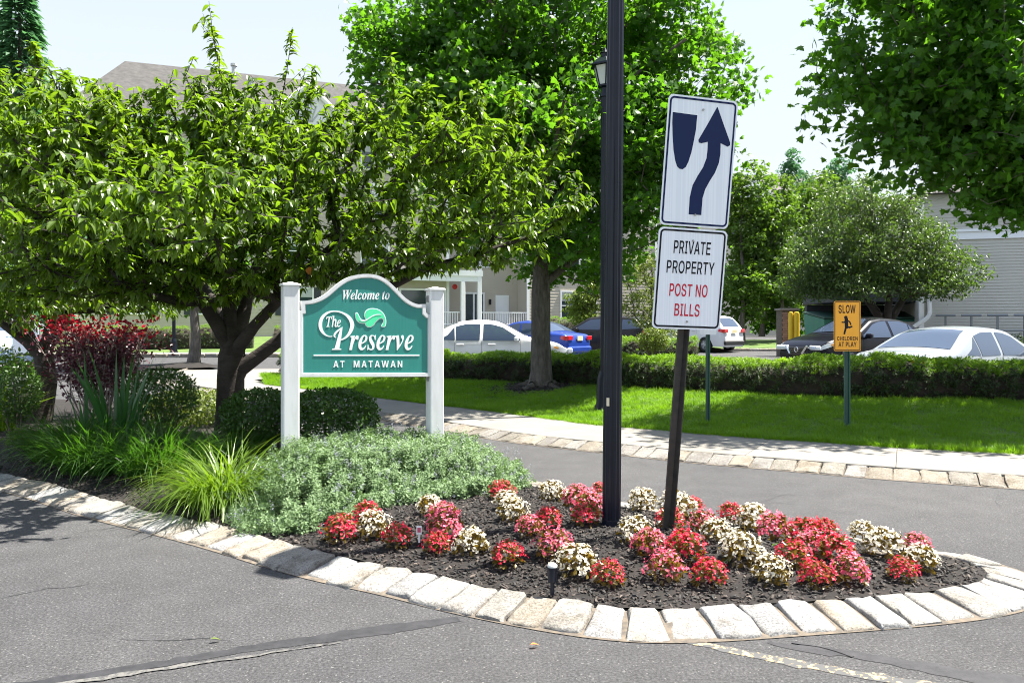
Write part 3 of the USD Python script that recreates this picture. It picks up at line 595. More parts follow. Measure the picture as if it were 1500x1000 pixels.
solo('crack_seal', strip(g2((1125, 940), (1170, 950), (1250, 958), (1330, 972), (1420, 990), (1560, 1010)), [0.03, 0.1, 0.08, 0.12, 0.14, 0.14], 0.002, rng, 0.008), M['seal'], kind='structure')
solo('crack_seal', strip(g2((1160, 941), (1215, 950), (1250, 962)), [0.012, 0.02, 0.02], 0.005, rng, 0.003), M['seal'], kind='structure')
solo('faded_line', strip(g2((1008, 939), (1060, 950), (1130, 964), (1200, 977), (1280, 991), (1400, 1012)), [0.06, 0.07, 0.07, 0.075, 0.08], 0.002, rng, 0.008), M['faded_yellow'], kind='structure')
for k in range(9):   # hairline cracks
    c0 = np.array([rng.uniform(-3.2, 2.6), rng.uniform(3.0, 4.3)]) if k < 6 else np.array([rng.uniform(1.5, 5), rng.uniform(6.2, 7.0)]); a = rng.uniform(-0.5, 0.6); pts = [c0]
    if k < 6 and island.buffer(0.25).contains(Point(*c0)): continue
    for _ in range(int(rng.integers(4, 9))): a += rng.normal(0, 0.45); pts.append(pts[-1] + 0.14 * np.array([math.cos(a), math.sin(a)]))
    if island.buffer(0.1).intersects(LineString(pts)): continue
    solo('hairline_crack', strip(pts, [0.002, 0.005, 0.006, 0.002], 0.002, rng, 0.0012), M['seal'], kind='structure')
# ------------------------------------------------------------------ lettering
_mf = glob.glob('/opt/blender-*/*/datafiles/fonts/NotoSansMath-Regular.woff2')[0]; _inter = glob.glob('/opt/blender-*/*/datafiles/fonts/Inter.woff2')[0]
def _ital(s, up, lo): return ''.join(chr(up + ord(c) - 65) if c.isupper() else chr(lo + ord(c) - 97) if c.islower() else c for c in s).replace('\U0001d455', '\u210e')
def glyphs(text, style='sans', weight=500, gap=0.0):
    """The outline of a line of lettering, baseline at y = 0, reading along +x."""
    from PIL import Image, ImageDraw, ImageFont
    if style == 'sans':
        f = ImageFont.truetype(_inter, 160); f.set_variation_by_axes([32, weight])
    else:
        f = ImageFont.truetype(_mf, 170); text = _ital(text, 0x1D468, 0x1D482) if style == 'bold' else _ital(text, 0x1D434, 0x1D44E)
    out, x = [], 0.0
    for ch in text:
        adv = f.getlength(ch)
        if ch.strip():
            x0, y0, x1, y1 = f.getbbox(ch, anchor='ls'); im = Image.new('L', (x1 - x0 + 8, y1 - y0 + 8)); ImageDraw.Draw(im).text((4 - x0, 4 - y0), ch, 255, f, anchor='ls')
            on = np.pad(np.asarray(im) > 127, ((0, 0), (1, 1))).astype(np.int8); r0, c0 = np.nonzero(np.diff(on, axis=1) == 1); c1 = np.nonzero(np.diff(on, axis=1) == -1)[1]
            g = unary_union([sbox(a, -r - 1, b, -r) for r, a, b in zip(r0, c0, c1)]).buffer(0.7).buffer(-0.7).simplify(0.8)
            out.append(affinity.translate(g, x + x0 - 4, -(y0 - 4)))
        x += adv + gap
    return unary_union(out)
def fit(g, x0, x1, y0, y1):
    a, b, c, d = g.bounds; return affinity.affine_transform(g, [(x1 - x0) / (c - a), 0, 0, (y1 - y0) / (d - b), x0 - a * (x1 - x0) / (c - a), y0 - b * (y1 - y0) / (d - b)])
def polys(g): return [p for p in getattr(g, 'geoms', [g]) if p.geom_type == 'Polygon' and p.area > 0]
def slab(g, to3, nrm3, d0, d1):
    """Extrudes a flat shape: to3 maps its points into space, nrm3 is the outward direction."""
    out = MB()
    for p in polys(g):
        m = trimesh.creation.extrude_polygon(p, 1.0, engine='earcut'); v = np.array(m.vertices)
        b = to3(v[:, :2]); out.add(b + np.asarray(nrm3) * (d0 + (d1 - d0) * v[:, 2:3]), m.faces)
    V, Fc = out.mesh(); m = trimesh.Trimesh(V, Fc, process=False)
    return (V, Fc) if m.volume > 0 else (V, Fc[:, ::-1])
def brush(pts):
    """A stroke of changing width: (x, y, width)."""
    p = np.asarray(pts, float); from_ = np.linspace(0, len(p) - 1, len(p) * 8)
    from scipy.interpolate import CubicSpline
    q = CubicSpline(np.arange(len(p)), p)(from_)
    return unary_union([LineString([q[i, :2], q[i + 1, :2]]).buffer(max(q[i, 2], 2) / 2) for i in range(len(q) - 1)]).simplify(0.6)

# ------------------------------------------------------------------ the welcome sign
PL, PR = np.array([-1.95, 6.9]), np.array([-0.737, 7.5]); pd = (PR - PL) / np.linalg.norm(PR - PL); pn = np.array([pd[1], -pd[0]]); ang = math.atan2(pd[1], pd[0])
ws = Th('welcome_sign', 'green arched welcome sign with white lettering between two white posts', 'sign', (*(PL + PR) / 2, 0.1))
for q, top in ((PL, 1.845), (PR, 1.835)):
    p_ = ws.part('post', MB().box((*q, (top + 0.0) / 2), (0.137, 0.137, top), ang, 0.008), M['white'], world=True)
    cp = MB().box((*q, top + 0.005), (0.158, 0.158, 0.022), ang, 0.004); h = 0.068
    c4 = np.array([[-h, -h], [h, -h], [h, h], [-h, h]]) @ np.array([[math.cos(ang), math.sin(ang)], [-math.sin(ang), math.cos(ang)]])
    cp.add(np.vstack([np.column_stack([q + c4, np.full(4, top + 0.015)]), [(*q, top + 0.035)]]), [(0, 1, 4), (1, 2, 4), (2, 3, 4), (3, 0, 4)])
    ws.part('post_cap', cp, M['white'], world=True, parent=p_)
O3 = np.array([*PL, 0.0]) + np.array([*pn, 0]) * 0.045; U3 = np.array([*pd, 0.0]); N3 = np.array([*pn, 0.0]); Z3 = np.array([0, 0, 1.0])
def ray(o, n_):                                                         # photo pixel -> plane
    def f(x, y):
        d = np.stack([(np.asarray(x) - CX) / F, np.ones(np.shape(x)), (H0 - np.asarray(y)) / F], -1); e = np.array([0, 0, CAM]); t = ((o - e) @ n_) / (d @ n_); return e + d * t[..., None]
    return f
_r = ray(O3, N3)
def W2(zx, zy):                                                         # points measured on the enlarged sign -> (along, height)
    p = _r(430 + np.asarray(zx, float) / 6.248, 400 + np.asarray(zy, float) / 6.248); return np.stack([(p - O3) @ U3, p[..., 2]], -1)
def toplane(c): c = np.asarray(c); return O3 + c[:, :1] * U3 + c[:, 1:2] * Z3
def wmap(g):                                                            # shape in enlarged-photo pixels -> shape on the panel
    from shapely.ops import transform
    return transform(lambda x, y: tuple(W2(np.asarray(x), np.asarray(y)).T), g)
outl = [(48, 948), (48, 345), (70, 340), (70, 256), (130, 250), (200, 236), (280, 197), (350, 140), (430, 76), (510, 34), (600, 13), (680, 9), (760, 20), (840, 57), (900, 106), (960, 166), (1020, 226), (1080, 266), (1140, 286), (1204, 283), (1207, 360), (1225, 378), (1258, 386), (1258, 945)]
outl = outl[:5] + [tuple(p) for p in spline(outl[4:19], 60)[0][1:-1]] + outl[18:]
body = wmap(Polygon(outl)).buffer(0); inner = body.buffer(-0.029, join_style='mitre')
face = slab(body.buffer(-0.004), toplane, N3, -0.03, 0.004); pan = ws.part('panel', face, M['signgreen'], world=True)
ws.part('panel_frame', slab(body.difference(inner), toplane, N3, -0.034, 0.016), M['white'], world=True)
ws.part('inner_moulding', slab(inner.difference(inner.buffer(-0.007, join_style='mitre')), toplane, N3, 0.003, 0.010), M['white'], world=True)
def flip(g): return affinity.scale(g, 1, -1, origin=(0, 0))
def put(name, g, mat='lettering', d=(0.003, 0.007)): ws.part(name, slab(wmap(g), toplane, N3, *d), M[mat], world=True)
put('lettering', fit(flip(glyphs('Welcome to', 'bold')), 448, 878, 152, 243))
put('lettering', fit(flip(glyphs('The', 'ital')), 298, 430, 392, 492).buffer(1.5))
put('lettering', fit(flip(glyphs('reserve', 'bold')), 508, 1097, 566, 706))
put('lettering', fit(flip(glyphs('AT', 'sans', 650, 34)), 363, 465, 801, 862)); put('lettering', fit(flip(glyphs('MATAWAN', 'sans', 650, 34)), 549, 993, 800, 861))
put('rule_line', sbox(182, 744, 1150, 757))
big = unary_union([brush([(350, 578, 7), (305, 572, 12), (264, 538, 24), (244, 485, 32), (252, 425, 30), (288, 378, 22), (340, 352, 14), (400, 350, 13), (460, 370, 18), (508, 408, 30), (534, 460, 36), (528, 512, 33), (503, 560, 24), (468, 594, 15), (425, 612, 8)]),
                   Polygon([(446, 494), (440, 560), (428, 630), (418, 688), (436, 693), (434, 701), (348, 701), (352, 693), (374, 688), (392, 625), (410, 560), (428, 510)]), brush([(446, 496, 7), (410, 522, 14), (380, 552, 18), (372, 575, 14), (384, 588, 6)])])
put('lettering', big)
lf1 = Polygon(spline([(652, 372, 0), (662, 348, 0), (690, 330, 0), (730, 326, 0), (775, 336, 0), (815, 366, 0), (838, 412, 0), (842, 450, 0), (828, 488, 0), (806, 486, 0), (820, 452, 0), (818, 420, 0), (795, 412, 0), (765, 430, 0), (742, 456, 0), (722, 480, 0), (692, 492, 0), (666, 482, 0), (656, 452, 0), (664, 426, 0), (655, 405, 0), (652, 372, 0)], 120)[0][:, :2]).buffer(0)
stem = brush([(576, 372, 16), (584, 404, 30), (604, 434, 30), (640, 446, 20), (672, 436, 12)])
put('leaf_emblem', unary_union([lf1.buffer(5), stem.buffer(5)]), 'lettering', (0.003, 0.006)); put('leaf_emblem_fill', unary_union([lf1.buffer(-2), stem.buffer(-2)]), 'mint', (0.004, 0.0085))
put('leaf_vein', brush([(604, 430, 4), (650, 436, 7), (690, 412, 8), (735, 386, 8), (800, 380, 4)]), 'lettering', (0.006, 0.0105))
br = MB()
for z in (1.0, 1.75): br.box((*(PR - pd * 0.073), z), (0.012, 0.05, 0.06), ang, 0.002)
ws.part('bracket', br, M['bolt'], world=True)

# ------------------------------------------------------------------ leaning traffic sign
def rot(yaw, pitch, roll):
    yaw, pitch, roll = map(math.radians, (yaw, pitch, roll)); cy, sy, cp, sp, cr, sr = math.cos(yaw), math.sin(yaw), math.cos(pitch), math.sin(pitch), math.cos(roll), math.sin(roll)
    return np.array([[cy, -sy, 0], [sy, cy, 0], [0, 0, 1]]) @ np.array([[1, 0, 0], [0, cp, -sp], [0, sp, cp]]) @ np.array([[cr, 0, sr], [0, 1, 0], [-sr, 0, cr]])
SR = rot(14.74, 6.08, 1.74); SP = np.array([1.1974, 4.8936, 1.4507 + CAM]); sw, sh1, sh2, gap = 0.48, 0.8, 0.64, 0.012
def toS(c): c = np.asarray(c); return SP + np.column_stack([c[:, 0], np.zeros(len(c)), c[:, 1]]) @ SR.T
SN = SR @ np.array([0, -1.0, 0])
def rrect(x0, y0, x1, y1, r): return sbox(x0 + r, y0 + r, x1 - r, y1 - r).buffer(r, 6)
base_s = toS(np.array([[0.0, -1.0]]))[0]; dn = SR @ np.array([0, 0, -1.0]); bz = 0.11
tb = SP + dn * ((SP[2] - bz) / -dn[2]) - SN * 0.03
ts = Th('traffic_sign', 'two white signs on one leaning dark post, keep right arrow above private property notice', 'sign', tb)
a3, b3 = tb + dn * 0.2, SP - SN * 0.03 - dn * (-0.02) ; ax = SR @ np.array([1.0, 0, 0])
ch = Polygon([(-0.042, 0.0), (-0.036, 0.0), (-0.02, -0.032), (0.02, -0.032), (0.036, 0.0), (0.042, 0.0), (0.042, -0.006), (0.038, -0.006), (0.023, -0.04), (-0.023, -0.04), (-0.038, -0.006), (-0.042, -0.006)])
m = trimesh.creation.extrude_polygon(ch, 1.0, engine='earcut'); v = np.array(m.vertices); up_ = -dn; Lp = (SP[2] - (-0.05)) / -dn[2] - 0.01
ts.part('post', (tb + dn * 0.15 + v[:, :1] * ax + v[:, 1:2] * (-SN) * -1.0 + v[:, 2:3] * up_ * (Lp + 0.0), m.faces[:, ::-1]), M['darkmetal'], world=True)
def sign_plate(y0, y1, ink):
    o = rrect(-sw / 2, y0, sw / 2, y1, 0.035); p_ = ts.part('sign_plate', slab(o, toS, SN, -0.003, 0.0), M['refl'], world=True)
    k = rrect(-sw / 2 + 0.011, y0 + 0.011, sw / 2 - 0.011, y1 - 0.011, 0.03); ts.part('border', slab(k.difference(k.buffer(-0.012)), toS, SN, 0.0, 0.0012), M[ink], world=True, parent=p_); return p_
pa = sign_plate(-sh1, 0, 'navy'); pb = sign_plate(-sh1 - gap - sh2, -sh1 - gap, 'ink')
r7 = ray(SP, SN)
def K(zx, zy):                                                          # enlarged keep-right sign (950,120; x4.547) -> plate
    p = r7(950 + np.asarray(zx, float) / 4.547, 120 + np.asarray(zy, float) / 4.547) - SP; return np.stack([p @ ax, p @ -dn], -1)
def kmap(pts, cl=True): return [tuple(q) for q in K(*np.asarray(pts, float).T)]
sym = Polygon(kmap([(163, 204), (322, 225), (313, 320), (298, 400), (283, 470), (262, 535), (246, 566), (226, 580), (207, 577), (192, 562), (180, 525), (168, 450), (162, 350), (160, 270)])).buffer(0.002)
arr = Polygon(kmap([(458, 170), (500, 290), (541, 405), (540, 422), (526, 430), (478, 405), (476, 480), (466, 540), (440, 605), (405, 660), (375, 715), (357, 775), (349, 885), (269, 880), (276, 770), (295, 690), (330, 625), (365, 570), (388, 510), (395, 450), (397, 397), (352, 407), (337, 403), (334, 388), (400, 275)])).buffer(0.002)
ts.part('obstruction_symbol', slab(sym, toS, SN, 0.0, 0.0013), M['navy'], world=True, parent=pa); ts.part('curved_arrow', slab(arr, toS, SN, 0.0, 0.0013), M['navy'], world=True, parent=pa)
def K2(zx, zy):                                                         # enlarged notice (850,50; x2.2225)
    p = r7(850 + zx / 2.2225, 50 + zy / 2.2225) - SP; return np.array([p @ ax, p @ -dn])
for txt, (xa, ya), (xb, yb), ink in (('PRIVATE', (303, 716), (426, 675), 'ink'), ('PROPERTY', (280, 778), (438, 742), 'ink'), ('POST NO', (289, 853), (416, 815), 'redink'), ('BILLS', (305, 918), (390, 878), 'redink')):
    A, B = K2(xa, ya), K2(xb, yb); g = glyphs(txt, 'sans', 560, 8); ymid = (A[1] + B[1]) / 2; h = 0.081
    ts.part('lettering', slab(fit(g, A[0], B[0], ymid - h / 2, ymid + h / 2), toS, SN, 0.0, 0.0013), M[ink], world=True, parent=pb)
for zx, zy in ((0.0, -0.075), (0.0, -sh1 + 0.075), (0.0, -sh1 - gap - 0.075), (0.0, -sh1 - gap - sh2 + 0.05)):
    ts.part('bolt', slab(Point(zx, zy).buffer(0.0065, 4), toS, SN, 0.001, 0.007), M['bolt'], world=True)

# ------------------------------------------------------------------ lamp posts
def lamp_post(loc, h, r, label, group, lean=0.0, sticker=False):
    t = Th('lamp_post', label, 'lamp post', loc, group=group)
    n = 96; th = np.arange(n) / n * 2 * math.pi; zs = np.array([0.62, 0.8, 1.6, 2.4, h - 0.42]) if not sticker else np.array([0.0, 0.3, 1.2, 2.4, h - 0.42])
    rr = r * (1 - 0.11 * np.abs(np.cos(th * 6)) ** 2)
    V = np.array([(math.cos(a) * q * (1 - 0.12 * z / h), math.sin(a) * q * (1 - 0.12 * z / h), z) for z in zs for a, q in zip(th, rr)]); V[:, 0] += V[:, 2] * lean
    i, k = np.meshgrid(np.arange(len(zs) - 1), np.arange(n), indexing='ij'); k2 = (k + 1) % n
    t.part('pole', (V, np.stack([i * n + k, i * n + k2, (i + 1) * n + k2, (i + 1) * n + k], -1).reshape(-1, 4)), M['black'], smooth=50)
    if not sticker: t.part('base', MB().lathe([(0.17, -0.1), (0.17, 0.08), (0.14, 0.12), (0.13, 0.5), (0.105, 0.58), (0.09, 0.64), (0.05, 0.64)]), M['black'], smooth=40)
    else: t.part('base', MB().lathe([(r * 1.02, -0.12), (r * 1.02, 0.045), (r * 0.99, 0.05)], n=32), M['black'], smooth=40)
    top = h - 0.42; ox = top * lean
    t.part('collar', MB().lathe([(r * .9, top - 0.03), (r * 1.1, top - 0.02), (r * 1.1, top + 0.03), (r * .8, top + 0.06), (r * .8, top + 0.12), (0.11, top + 0.14), (0.11, top + 0.16), (0.0, top + 0.16)], (ox, 0, 0)), M['black'], smooth=40)
    def ringz(w, z, k=6): a = (np.arange(k) + 0.5) / k * 2 * math.pi; return np.column_stack([ox + w * np.cos(a), w * np.sin(a), np.full(k, z)])
    b0, b1 = ringz(0.105, top + 0.16), ringz(0.19, top + 0.47); bars = MB()
    for k in range(6):
        k2 = (k + 1) % 6; c = (b0[k] + b0[k2]) * 0.49 + 0.01 * np.array([ox, 0, top]); 
        t.part('lantern_pane', (np.array([b0[k], b0[k2], b1[k2], b1[k]]), np.array([[0, 1, 2, 3]])), M['frost'])
        bars.tube([b0[k], b1[k]], 0.012, 6); bars.tube([b1[k], b1[k2]], 0.014, 6); bars.tube([b0[k], b0[k2]], 0.012, 6)
    t.part('lantern_frame', bars, M['black'])
    rf = MB(); levels = [ringz(0.25, top + 0.465), ringz(0.245, top + 0.49), ringz(0.13, top + 0.59), ringz(0.075, top + 0.62), ringz(0.075, top + 0.67), ringz(0.095, top + 0.68), ringz(0.04, top + 0.71), ringz(0.012, top + 0.77)]
    V = np.vstack(levels); i, k = np.meshgrid(np.arange(7), np.arange(6), indexing='ij'); k2 = (k + 1) % 6
    rf.add(V, np.stack([i * 6 + k, i * 6 + k2, (i + 1) * 6 + k2, (i + 1) * 6 + k], -1).reshape(-1, 4)); rf.add(levels[0], [(0, 2, 1), (0, 3, 2), (0, 4, 3), (0, 5, 4)])
    t.part('lantern_roof', rf, M['black'])
    if sticker:
        a = -math.pi / 2 - 0.62; z = px(886, 590, 5.2)[2] - loc[2]; m = MB().box((math.cos(a) * r * 0.98 + z * lean, math.sin(a) * r * 0.98, z), (0.02, 0.005, 0.055), a + math.pi / 2); t.part('number_sticker', m, M['cream'])
    return t
NP = gp(895.5, 770, 0.125)
lamp_post(NP, 4.12, 0.0635, 'dark fluted lamp post standing among the begonias, taller than the picture', None, 0.0085, True)
FLp = np.array([(886 - CX) / F * 12.6, 12.6, 0]); FLp[2] = lawnz(*FLp[:2])
lamp_post(FLp, px(886, 75, 12.6)[2] - FLp[2] - 0.3, 0.075, 'lamp post with lantern on the lawn, half hidden behind the nearer post', None)

# ------------------------------------------------------------------ small signs on the lawn
def lawn_spot(x, y):                    # photo pixel -> lawn
    z = 0.2
    for _ in range(8):
        p = gp(x, y, z); z = lawnz(p[0], p[1])
    return gp(x, y, z)
cl = lawn_spot(1241, 628); cs = cl[1] / F
cy_ = Th('warning_sign', 'orange-yellow slow children at play sign on a green post in the lawn', 'sign', cl, math.radians(-4))
ph = (628 - 441) * cs; sw2, sh_ = 38.5 * cs, 73 * cs
def U_post(t, h, w=0.055):
    pr = Polygon([(-w / 2, 0), (-w / 3.2, 0), (-w / 5, 0.022), (w / 5, 0.022), (w / 3.2, 0), (w / 2, 0), (w / 2, 0.005), (w / 2.7, 0.006), (w / 4.4, 0.028), (-w / 4.4, 0.028), (-w / 2.7, 0.006), (-w / 2, 0.005)])
    m = trimesh.creation.extrude_polygon(pr, h + 0.2, engine='earcut'); v = np.array(m.vertices); v[:, 2] -= 0.2; t.part('post', (v, m.faces), M['greensteel'])
U_post(cy_, ph - 0.01, 0.085)
z0 = ph - sh_; f3 = lambda c: np.column_stack([np.asarray(c)[:, 0], np.zeros(len(c)), np.asarray(c)[:, 1]]); fn = np.array([0, -1.0, 0])
pl = cy_.part('sign_plate', slab(rrect(-sw2 / 2, z0, sw2 / 2, ph, 0.022), f3, fn, 0.002, 0.006), M['yellow'])
bd = rrect(-sw2 / 2 + 0.008, z0 + 0.008, sw2 / 2 - 0.008, ph - 0.008, 0.018); cy_.part('border', slab(bd.difference(bd.buffer(-0.009)), f3, fn, 0.006, 0.0075), M['ink'], parent=pl)
def cm(zx, zy): return (np.asarray(zx) - 415) / 4.544 * cs, ph - (np.asarray(zy) - 103) / 4.544 * cs
for txt, xa, xb, ya, yb in (('SLOW', 358, 468, 184, 128), ('CHILDREN', 348, 482, 364, 338), ('AT PLAY', 358, 474, 406, 374)):
    (a, c), (b, d) = cm(xa, ya), cm(xb, yb); cy_.part('lettering', slab(fit(glyphs(txt, 'sans', 640, 10), a, b, c, d), f3, fn, 0.006, 0.0075), M['ink'], parent=pl)
def stick(*p, w=10): x, y = cm(*np.array(p, float).T); return LineString(np.column_stack([x, y])).buffer(w / 4.544 * cs / 2)
fig = unary_union([Point(*cm(405, 211)).buffer(11 / 4.544 * cs), stick((408, 222), (410, 275), w=22), stick((412, 230), (430, 240), (437, 258), w=9), stick((405, 236), (393, 244), (382, 243), w=9), stick((408, 272), (402, 292), (396, 318), w=12), stick((412, 272), (428, 278), (443, 272), w=11)])
cy_.part('running_child', slab(fig, f3, fn, 0.006, 0.0075), M['ink'], parent=pl)
for zz in (0.02, sh_ - 0.02): cy_.part('bolt', slab(Point(0, z0 + zz).buffer(0.006, 4), f3, fn, 0.006, 0.011), M['bolt'])
gl = lawn_spot(1037, 620)
gs = Th('sign_post', 'green sign post on the lawn whose plate is hidden behind the private property notice', 'sign post', gl, math.radians(4)); U_post(gs, 1.62, 0.065)
gs.part('sign_plate', slab(rrect(-0.12, 1.26, 0.12, 1.6, 0.02), f3, fn, 0.002, 0.006), M['white'])
# ------------------------------------------------------------------ begonias
rng = np.random.default_rng(21)
def beg_mesh(seed, kind):
    rng = np.random.default_rng(seed); R, H = 0.5, 0.74                     # unit plant, about 1 across
    lv = []; n = 170
    z = rng.uniform(0.02, 0.98, n) ** 0.8; a = rng.uniform(0, 2 * math.pi, n); rr = R * np.sqrt(np.maximum(1 - (z - 0.25) ** 2 / 0.62, 0.05)) * rng.uniform(0.55, 0.98, n)
    p = np.stack([rr * np.cos(a), rr * np.sin(a), z * H * 0.92], 1); out = nrm(p - [0, 0, H * 0.25])
    LV = flat(leaves(OVAL, p - out * 0.04, out * 0.8 + rdir(rng, n) * 0.8, out + rdir(rng, n) * 0.5, rng.uniform(0.12, 0.22, n)))
    m = 210; z = rng.uniform(0.12, 1.0, m) ** 0.62; a = rng.uniform(0, 2 * math.pi, m); lump = 1 + 0.2 * np.sin(3 * a + seed) + 0.12 * np.sin(5 * a + 4 * z) + rng.normal(0, 0.07, m)
    rr = R * np.sqrt(np.maximum(1 - (z - 0.25) ** 2 / 0.60, 0.03)) * lump; c = np.stack([rr * np.cos(a), rr * np.sin(a), z * H * (1 + rng.normal(0, 0.06, m))], 1); out = nrm(c - [0, 0, H * 0.2])
    fv = MB(); sv = MB(); N = nrm(out + rdir(rng, m) * 0.45); ref = nrm(np.cross(N, rdir(rng, m))); b2 = np.cross(N, ref); s_ = rng.uniform(0.035, 0.075, m)
    for k in range(4):
        th = k * math.pi / 2; d = ref * math.cos(th) + b2 * math.sin(th); w = 1.0 if k % 2 == 0 else 0.62
        fv.add(*flat(leaves((np.array([(0, 0, 0), (0.45, -0.42, 0.1), (0.95, -0.25, 0.12), (0.95, 0.25, 0.12), (0.45, 0.42, 0.1)], float), np.array([(0, 1, 2), (0, 2, 3), (0, 3, 4)])), c, d + N * 0.25, N, s_ * w)))
    for i in range(0, m, 2): sv.add(*flat(leaves((np.array([(-0.3, -0.3, 0), (0.3, -0.3, 0), (0.3, 0.3, 0), (-0.3, 0.3, 0), (0, 0, 0.3)], float), np.array([(0, 1, 4), (1, 2, 4), (2, 3, 4), (3, 0, 4)])), c[i:i + 1] + N[i:i + 1] * 0.008, ref[i:i + 1], N[i:i + 1], s_[i:i + 1] * 0.45)))
    return LV, fv, sv
BEG = [  # colour, x, y, width in photo pixels, label
 ('red', 499.5, 774, 50, 'red begonia at the far left end of the flower bed'), ('red', 538, 750, 38, 'small red begonia tucked behind the leftmost white begonia'), ('white', 545, 768, 48, 'leftmost white begonia, beside a red one'),
 ('red', 583, 784, 42, 'low red begonia just left of the small plant tag'), ('white', 630, 741, 38, 'cream begonia behind the tall pink clump at left'), ('pink', 650, 754, 44, 'upper pink begonia in the clump right of the plant tag'),
 ('pink', 653, 772, 54, 'pink begonia in the middle of the clump right of the plant tag'), ('red', 641, 797, 40, 'red begonia at the front of the left pink clump'), ('white', 691, 794, 50, 'round white begonia standing alone right of the left pink clump'),
 ('red', 734, 718, 36, 'red begonia at the back edge beside the catmint'), ('white', 742, 733, 36, 'white begonia just in front of the red one beside the catmint'), ('white', 750, 747, 44, 'lower white begonia of the pair near the catmint'),
 ('red', 743, 811, 46, 'red begonia standing alone on mulch in front of the middle of the bed'), ('pink', 776, 771, 40, 'pink begonia left of the middle, joined to a redder one'), ('red', 804, 760, 42, 'reddish begonia joined on the right of a pink one in mid bed'),
 ('pink', 811, 797, 54, 'pink begonia directly behind the little black path light'), ('white', 844, 822, 60, 'large white begonia beside the black path light'), ('red', 892, 839, 46, 'red begonia nearest the kerb below the lamp post'),
 ('white', 808, 719, 38, 'cream begonia with red top at the back of the bed left of the lamp post'), ('pink', 846, 728, 44, 'upper left pink begonia in the clump left of the lamp post'), ('pink', 862, 737, 44, 'pink begonia in the centre of the clump left of the lamp post'),
 ('red', 857, 753, 42, 'red begonia at the front of the clump left of the lamp post'), ('red', 879, 718, 28, 'red begonia partly hidden behind the lamp post'), ('white', 941, 731, 40, 'white begonia at the back between lamp post and sign post'),
 ('white', 931, 777, 50, 'white begonia between the lamp post foot and the sign post'), ('pink', 953, 795, 50, 'pink begonia touching the left side of the sign post foot'), ('pink', 976, 829, 54, 'pink begonia in front of the sign post foot'),
 ('white', 990, 741, 52, 'white begonia right behind the leaning sign post'), ('red', 1016, 740, 30, 'small red begonia at the back, right of the sign post'), ('red', 982, 760, 40, 'red begonia behind the foot of the sign post'),
 ('pink', 1032, 765, 42, 'pink begonia behind a pair of white ones right of the sign post'), ('red', 1004, 801, 58, 'large red begonia right of the sign post foot'), ('white', 1048, 778, 44, 'left one of the two white begonias right of the sign post'),
 ('white', 1084, 802, 60, 'large white begonia, right one of the pair right of the sign post'), ('red', 1070, 751, 36, 'red begonia at the back beside a white one, right of the sign post'), ('white', 1103, 757, 46, 'white begonia at the back edge right of a red one'),
 ('pink', 1134, 772, 50, 'pink begonia at the left end of the big right clump'), ('red', 1040, 839, 50, 'rosy red begonia nearest the kerb right of the sign post'), ('white', 1128, 834, 52, 'white begonia in front of the big right clump'),
 ('red', 1178, 777, 46, 'red begonia at the back left of the big right clump'), ('red', 1206, 778, 44, 'red begonia at the back right of the big right clump'), ('red', 1162, 812, 50, 'red begonia at the left front of the big right clump'),
 ('pink', 1188, 797, 46, 'pink begonia in the heart of the big right clump'), ('red', 1224, 805, 54, 'red begonia on the right side of the big right clump'), ('red', 1196, 841, 48, 'red begonia at the front of the big right clump'),
 ('pink', 1245, 834, 54, 'pink begonia at the front right of the big right clump'), ('white', 1263, 777, 34, 'browning cream begonia, left of the white ones at the right end'), ('white', 1294, 796, 54, 'white begonia with much foliage near the right end of the bed'),
 ('pink', 1342, 797, 38, 'pink begonia behind the rightmost white one'), ('white', 1348, 818, 48, 'rightmost white begonia near the tip of the bed'), ('red', 1322, 834, 42, 'rosy begonia at the right end in front of a white one')]
first = {}
for k, (col, x, y, w, lab) in enumerate(BEG):
    yb = y + 0.34 * w; p = gp(x, yb, 0.13)
    for _ in range(4): p = gp(x, yb, float(bedz(p[0], p[1])) + 0.005)
    size = w / F * p[1] * 1.0; key = (col, k % 3); nm = f'{col}_begonia'
    if key not in first:
        t = first[key] = Th(nm, lab, 'begonia', p, rng.uniform(0, 6), 'begonias in the mulch bed', scale=size)
        LV, fv, sv = beg_mesh(hash(col) % 1 + k, col); t.part('leaves', LV, M['begleaf'], kind='stuff'); t.part('blossoms', fv, M['beg' + col], kind='stuff'); t.part('stamens', sv, M['stamen'], kind='stuff')
    else: first[key].dup(nm, p, rng.uniform(0, 6), lab, scale=size)

# ------------------------------------------------------------------ catmint, grasses and shrubs of the bed
cat_poly = Polygon([gp(x, y, 0.1)[:2] for x, y in [(362, 768), (420, 772), (480, 764), (560, 748), (640, 738), (700, 731), (742, 716), (763, 706)]] + [(0.0, 7.75), (-0.55, 8.2), (-1.3, 8.1), (-2.0, 7.5), (-2.35, 6.6)]).buffer(0)
def catz(P):
    d = np.array([cat_poly.exterior.distance(Point(*q)) for q in P]); return 0.05 + 0.24 * ss(d / 0.5) + 0.07 * (meshkit.noise(np.column_stack([P * 2.3, np.zeros(len(P))])) - 0.3)
b = cat_poly.bounds; P = np.column_stack([rng.uniform(b[0], b[2], 6000), rng.uniform(b[1], b[3], 6000)]); P = P[shapely.contains_xy(cat_poly, P[:, 0], P[:, 1])]
hz = np.maximum(catz(P), 0.07)
prot = []
for k in range(5):
    a = MB(); a.add(*flat(sprig(rng, 95, OVAL, 0.0185, 0.17, 0.05, 0.8, 0.35))); a.tube([(0, 0, -0.1), (0.004, 0, 0.08), (0.0, 0.006, 0.17)], [0.0018, 0.0015, 0.001], 3); prot.append((a.mesh(), M['catmint']))
fl = MB(); fl.add(*flat(sprig(rng, 18, QUAD, 0.011, 0.07, 0.012))); V, Fc = fl.mesh(); V[:, 2] += 0.15; prot.append(((V, Fc), M['lavender']))
